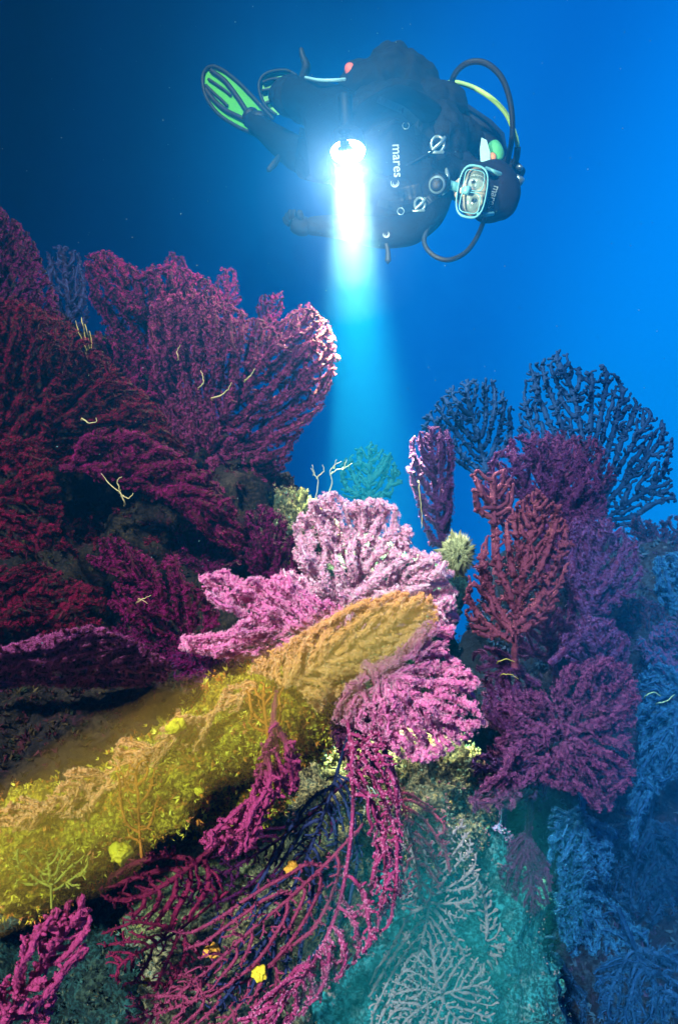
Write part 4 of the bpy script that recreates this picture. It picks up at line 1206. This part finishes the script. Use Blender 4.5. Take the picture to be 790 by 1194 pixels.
    tube_path('hose', [P(516, 97, 2.86), P(532, 96, 2.84), P(552, 102, 2.82), P(572, 114, 2.80), P(588, 130, 2.80), P(597, 148, 2.82), P(602, 164, 2.84), P(603, 172, 2.86)], .0095, M_yelh, per)
    tube_path('hose_end', [P(603, 171, 2.86), P(602, 182, 2.88), P(599, 192, 2.90)], .014, M_blackr, per)
    tube_path('hose', [P(426, 141, 2.50), P(432, 132, 2.48), P(444, 122, 2.47), P(456, 115, 2.47), P(464, 112, 2.49)], .0085, M_yelh, per)
    # patches, pouch and trims
    slab('shoulder_patch', [(561, 160), (567, 163), (571, 177), (571, 188), (560, 189), (559, 174)], 2.66, .02, M_lite, per)
    po = union('shoulder_pouch', [(P(577, 178, 2.70), (.035, .03, .055), (0, R(-10), 0))], M_camog, per, .006, 3, .004)
    union('pouch_trim', [(P(573, 184, 2.672), (.018, .014, .022), (0, 0, 0))], M_camoo, po, .004, 3, .002)
    union('tag', [(P(409, 81, 2.80), (.03, .02, .028), (0, R(30), 0))], M_redt, per, .005, 3, .003)
    tube_path('gauge_hose', [P(352, 92, 2.90), P(357, 78, 2.88), P(353, 66, 2.87), P(351, 57, 2.87)], .016, M_blackr, per, taper=[.02, .020, .013, .010])
    tube_path('knife_sheath', [P(326, 182, 3.06), P(320, 190, 3.04), P(313, 198, 3.03)], .012, M_blackr, per, taper=[.012, .016, .012])
    tube_path('fin_strap', [P(356, 90, 2.80), P(372, 93, 2.72), P(390, 93, 2.70), P(402, 92, 2.72)], .006, M_lite, per)
    tube_path('pressure_gauge', [P(450, 284, 2.50), P(452, 294, 2.50), P(452, 304, 2.50)], .012, M_blackr, per, taper=[.008, .009, .012])
    # lettering
    lettering('print', 'mares', 463, 187, 2.5, 16, 87, M_white, per, (jacket, body))
    lay('emblem', swirl_mesh(), 460, 213, 2.5, 9, 70, M_white, per, (jacket, body), .005)
    lettering('print', 'mares', 575, 230, 2.5, 11.5, 106, M_white, per, (hood, body), .006)
    lay('emblem', swirl_mesh(), 450, 273, 2.5, 7, 60, M_white, per, (jacket, body), .005)
    # ---- fins
    fin = slab('fin', [(296, 157), (276, 147), (256, 134), (243, 116), (237, 100), (236, 88), (241, 80), (250, 77), (262, 82), (276, 94), (290, 108), (303, 122), (316, 136), (306, 150)], 3.52, .012, M_fin, per, tilt=(-.25, 0))
    def rail(pts, r, mat=M_blackr):
        tube_path('rib', [P(x, y, 3.503 - .25 * (x - 272) / 100) for x, y in pts], r, mat, fin)
    rail([(300, 158), (276, 147), (255, 133), (242, 116), (237, 100), (237, 87), (242, 79), (250, 77)], .010)
    rail([(250, 77), (262, 83), (277, 95), (292, 110), (304, 123), (318, 138)], .010)
    rail([(246, 82), (262, 94), (276, 112), (284, 124), (292, 136)], .013)
    rail([(240, 104), (250, 117), (264, 129), (278, 136), (290, 142)], .013)
    rail([(243, 92), (252, 98), (262, 105), (269, 111)], .008)
    rail([(240, 99), (248, 107), (258, 116), (265, 123)], .008)
    union('foot_pocket', [(P(305, 147, 3.42), (.075, .10, .05), (0, R(35), 0)), (P(293, 138, 3.47), (.05, .06, .05), (0, R(35), 0))], M_blackr, fin, .01, 3, .004)
    fin2 = slab('fin', [(322, 134), (312, 126), (304, 112), (302, 97), (307, 87), (318, 82), (334, 82), (346, 88), (350, 100), (340, 130)], 3.66, .012, M_fin, per)
    for pts in ([(322, 134), (311, 125), (304, 112), (302, 98), (307, 88), (318, 83), (334, 82), (346, 88)], [(306, 96), (318, 92), (334, 92)], [(305, 106), (316, 104), (330, 106)], [(310, 120), (318, 118), (328, 120)]):
        tube_path('rib', [P(x, y, 3.64) for x, y in pts], .009, M_blackr, fin2)
    union('foot_pocket', [(P(330, 112, 3.52), (.07, .10, .08), (0, 0, 0))], M_blackr, fin2, .012, 3, .003)
    union('knee_pad', [(P(338, 112, 2.98), (.085, .06, .095), (0, 0, 0)), (P(352, 118, 2.95), (.08, .06, .10), (0, 0, 0))], M_neo, per, .012, 3, .004)


diver()


# ------------------------------------------------------------------ the torch in the diver's hand
def torch():
    a = P(404.5, 158, 1.95)
    aim = P(436, 760, 1.72)
    dr = (aim - a).normalized()
    t = empty('torch', a, 'black dive torch shining straight down from the gloved hand of the diver', 'torch')
    head = a - dr * .005
    cyl('body', a - dr * .13, a - dr * .01, .02, .02, M_blackr, t, 24, [(0, .016), (.05, .021), (.3, .019), (.9, .019), (1, .024)])
    hd = cyl('head', a - dr * .02, a + dr * .05, .03, .03, M_blackr, t, 28, [(0, .022), (.3, .046), (.95, .052), (1, .052)])
    em, nt, n, l, b = new_mat('torch_bulb')
    b.inputs['Base Color'].default_value = (.9, .9, .9, 1)
    b.inputs['Emission Color'].default_value = (.93, .98, 1, 1); b.inputs['Emission Strength'].default_value = 60
    cyl('lens', a + dr * .049, a + dr * .074, .036, .036, em, t, 28, [(0, .049), (.3, .046), (.6, .036), (.85, .021), (1, .006)])
    o = a + dr * .095
    L = bpy.data.lights.new('torch_beam', 'SPOT')
    L.energy = 8500; L.color = (.92, 1.0, .42); L.spot_size = R(24); L.spot_blend = 1; L.shadow_soft_size = .045
    lo = bpy.data.objects.new('torch_beam', L); COL.objects.link(lo)
    lo.parent = t
    lo.location = o - a
    lo.rotation_euler = (-dr).to_track_quat('Z', 'Y').to_euler()
    L3 = bpy.data.lights.new('torch_fan_fill', 'SPOT')  # extra wide lamp added at the torch to light the pale fan
    L3.energy = 140; L3.color = (1.0, .86, .60); L3.spot_size = R(58); L3.spot_blend = 1; L3.shadow_soft_size = .04
    l3 = bpy.data.objects.new('torch_fan_fill', L3); COL.objects.link(l3)
    l3.parent = t; l3.location = o - a; l3.rotation_euler = (-dr).to_track_quat('Z', 'Y').to_euler()
    L2 = bpy.data.lights.new('torch_halo_fill', 'POINT')  # extra point light added at the torch for its halo
    L2.energy = 70; L2.color = (1.0, .78, .52); L2.shadow_soft_size = .03
    l2 = bpy.data.objects.new('torch_halo_fill', L2); COL.objects.link(l2)
    l2.parent = t; l2.location = o - a + dr * .02


torch()


def glow_veil():
    """white volume added for the glow round the torch, thinning outwards and down the beam"""
    mt = bpy.data.materials.new('white_veil'); mt.use_nodes = True
    nn, ll = mt.node_tree.nodes, mt.node_tree.links
    nn.clear()
    out = nn.new('ShaderNodeOutputMaterial'); v = nn.new('ShaderNodeVolumePrincipled')
    v.inputs['Color'].default_value = (1, .97, .95, 1)
    v.inputs['Density'].default_value = .0032
    v.inputs['Anisotropy'].default_value = .2
    ll.new(v.outputs[0], out.inputs['Volume'])
    top, low = P(404, 150, 1.96), P(411, 315, 1.89)
    e = empty('white_veil', P(405, 190, 1.94), 'thin white volume added for the glow round the torch in the gloved hand', None, None, 'stuff')
    for sh, k in enumerate((1.25, 1.05, .88, .72, .58, .45, .32, .20)):
        bm = bmesh.new()
        bmesh.ops.create_icosphere(bm, subdivisions=4, radius=1)
        c = top.lerp(low, .42 * (.4 + .6 * k)); ax = (low - top)
        rz, rr = ax.length * (.30 + .42 * k), .205 * k
        q = ax.to_track_quat('Z', 'Y').to_matrix()
        for vt in bm.verts:
            f = 1 + .12 * noise.fractal(vt.co * 1.6 + Vector((sh * 2.1, 0, 0)), 1, 2, 3)
            vt.co = c + q @ Vector((vt.co.x * rr, vt.co.y * rr, vt.co.z * rz)) * f
        me = bpy.data.meshes.new('billow'); bm.to_mesh(me); bm.free()
        o = link_mesh('billow', me, mt, e)
        o['kind'] = 'stuff'


glow_veil()

# ------------------------------------------------------------------ the water's haze
def haze_box():
    bm = bmesh.new()
    bmesh.ops.create_cube(bm, size=1)
    lo, hi = Vector((-7.6, -0.6, -3.6)), Vector((7.6, 10.0, 1.9))
    for v in bm.verts:
        v.co = Vector([(lo[i] + hi[i]) / 2 + v.co[i] * (hi[i] - lo[i]) for i in range(3)])
    me = bpy.data.meshes.new('haze'); bm.to_mesh(me); bm.free()
    m = bpy.data.materials.new('haze'); m.use_nodes = True
    n, l = m.node_tree.nodes, m.node_tree.links
    n.clear()
    out = n.new('ShaderNodeOutputMaterial'); v = n.new('ShaderNodeVolumePrincipled')
    v.inputs['Color'].default_value = (.006, .23, .80, 1)
    v.inputs['Density'].default_value = .068
    v.inputs['Anisotropy'].default_value = .62
    v.inputs['Absorption Color'].default_value = (.0, .8, 1, 1)
    l.new(v.outputs[0], out.inputs['Volume'])
    o = link_mesh('haze', me, m, None, smooth=False)
    o['kind'] = 'stuff'
    o['label'] = 'blue water haze filling the whole scene'
haze_box()


def haze_veil(name, label, c, rad, col, dens, ks, tilt=0):  # nested volumes added to imitate coloured haze and glow
    mt = bpy.data.materials.new(name); mt.use_nodes = True
    nn, ll = mt.node_tree.nodes, mt.node_tree.links
    nn.clear()
    out = nn.new('ShaderNodeOutputMaterial'); v = nn.new('ShaderNodeVolumePrincipled')
    v.inputs['Color'].default_value = (*col, 1)
    v.inputs['Density'].default_value = dens
    ll.new(v.outputs[0], out.inputs['Volume'])
    e = empty(name, c, label, None, None, 'stuff')
    for sh, k in enumerate(ks):
        bm = bmesh.new()
        bmesh.ops.create_icosphere(bm, subdivisions=4, radius=1)
        for vt in bm.verts:
            f = k * (1 + .35 * noise.fractal(vt.co * 1.5 + Vector((sh * 2.1, c.x * 9, 0)), 1, 2, 3))
            q = Vector((vt.co.x * rad[0], vt.co.y * rad[1], vt.co.z * rad[2])) * f
            q.rotate(Matrix.Rotation(R(tilt), 3, 'Y'))
            vt.co = Vector(c) + q
        me = bpy.data.meshes.new('billow'); bm.to_mesh(me); bm.free()
        o = link_mesh('billow', me, mt, e)
        o['kind'] = 'stuff'


haze_veil('turquoise_veil', 'pale turquoise volume added for the hazy glow over the rock slope at the bottom', P(510, 1110, 1.0), (.17, .06, .24), (.04, .80, 1.0), .8, (1.2, 1.0, .8, .62, .45, .3), 12)
haze_veil('blue_veil', 'blue volume added as haze over the fans along the right edge', P(800, 900, 1.12), (.24, .07, .50), (.015, .30, 1.0), .38, (1.2, 1.0, .8, .62, .45, .3), 0)



def specks():
    g = np.random.default_rng(11)
    n = 300
    d = g.uniform(.7, 3.4, n)
    C = np.stack([g.uniform(-.55, .55, n) * d, d, g.uniform(-.2, .85, n) * d], 1)
    s = g.uniform(.0003, .0008, n) * d ** .5
    t = np.array([(1, 1, 1), (1, -1, -1), (-1, 1, -1), (-1, -1, 1)], float)
    V = C[:, None] + s[:, None, None] * (t[None] + g.normal(0, .35, (n, 4, 3)))
    F = (np.arange(n) * 4)[:, None, None] + np.array([(0, 1, 2), (0, 3, 1), (0, 2, 3), (1, 3, 2)])[None]
    o = link_mesh('drifting_specks', np_mesh('drifting_specks', V.reshape(-1, 3), F.reshape(-1, 3)), plain('speck', (.12, .25, .32), .8), None, origin=Vector(C[0]), smooth=False)
    tag(o, 'pale specks of plankton drifting in the open water', None, None, 'stuff')
specks()
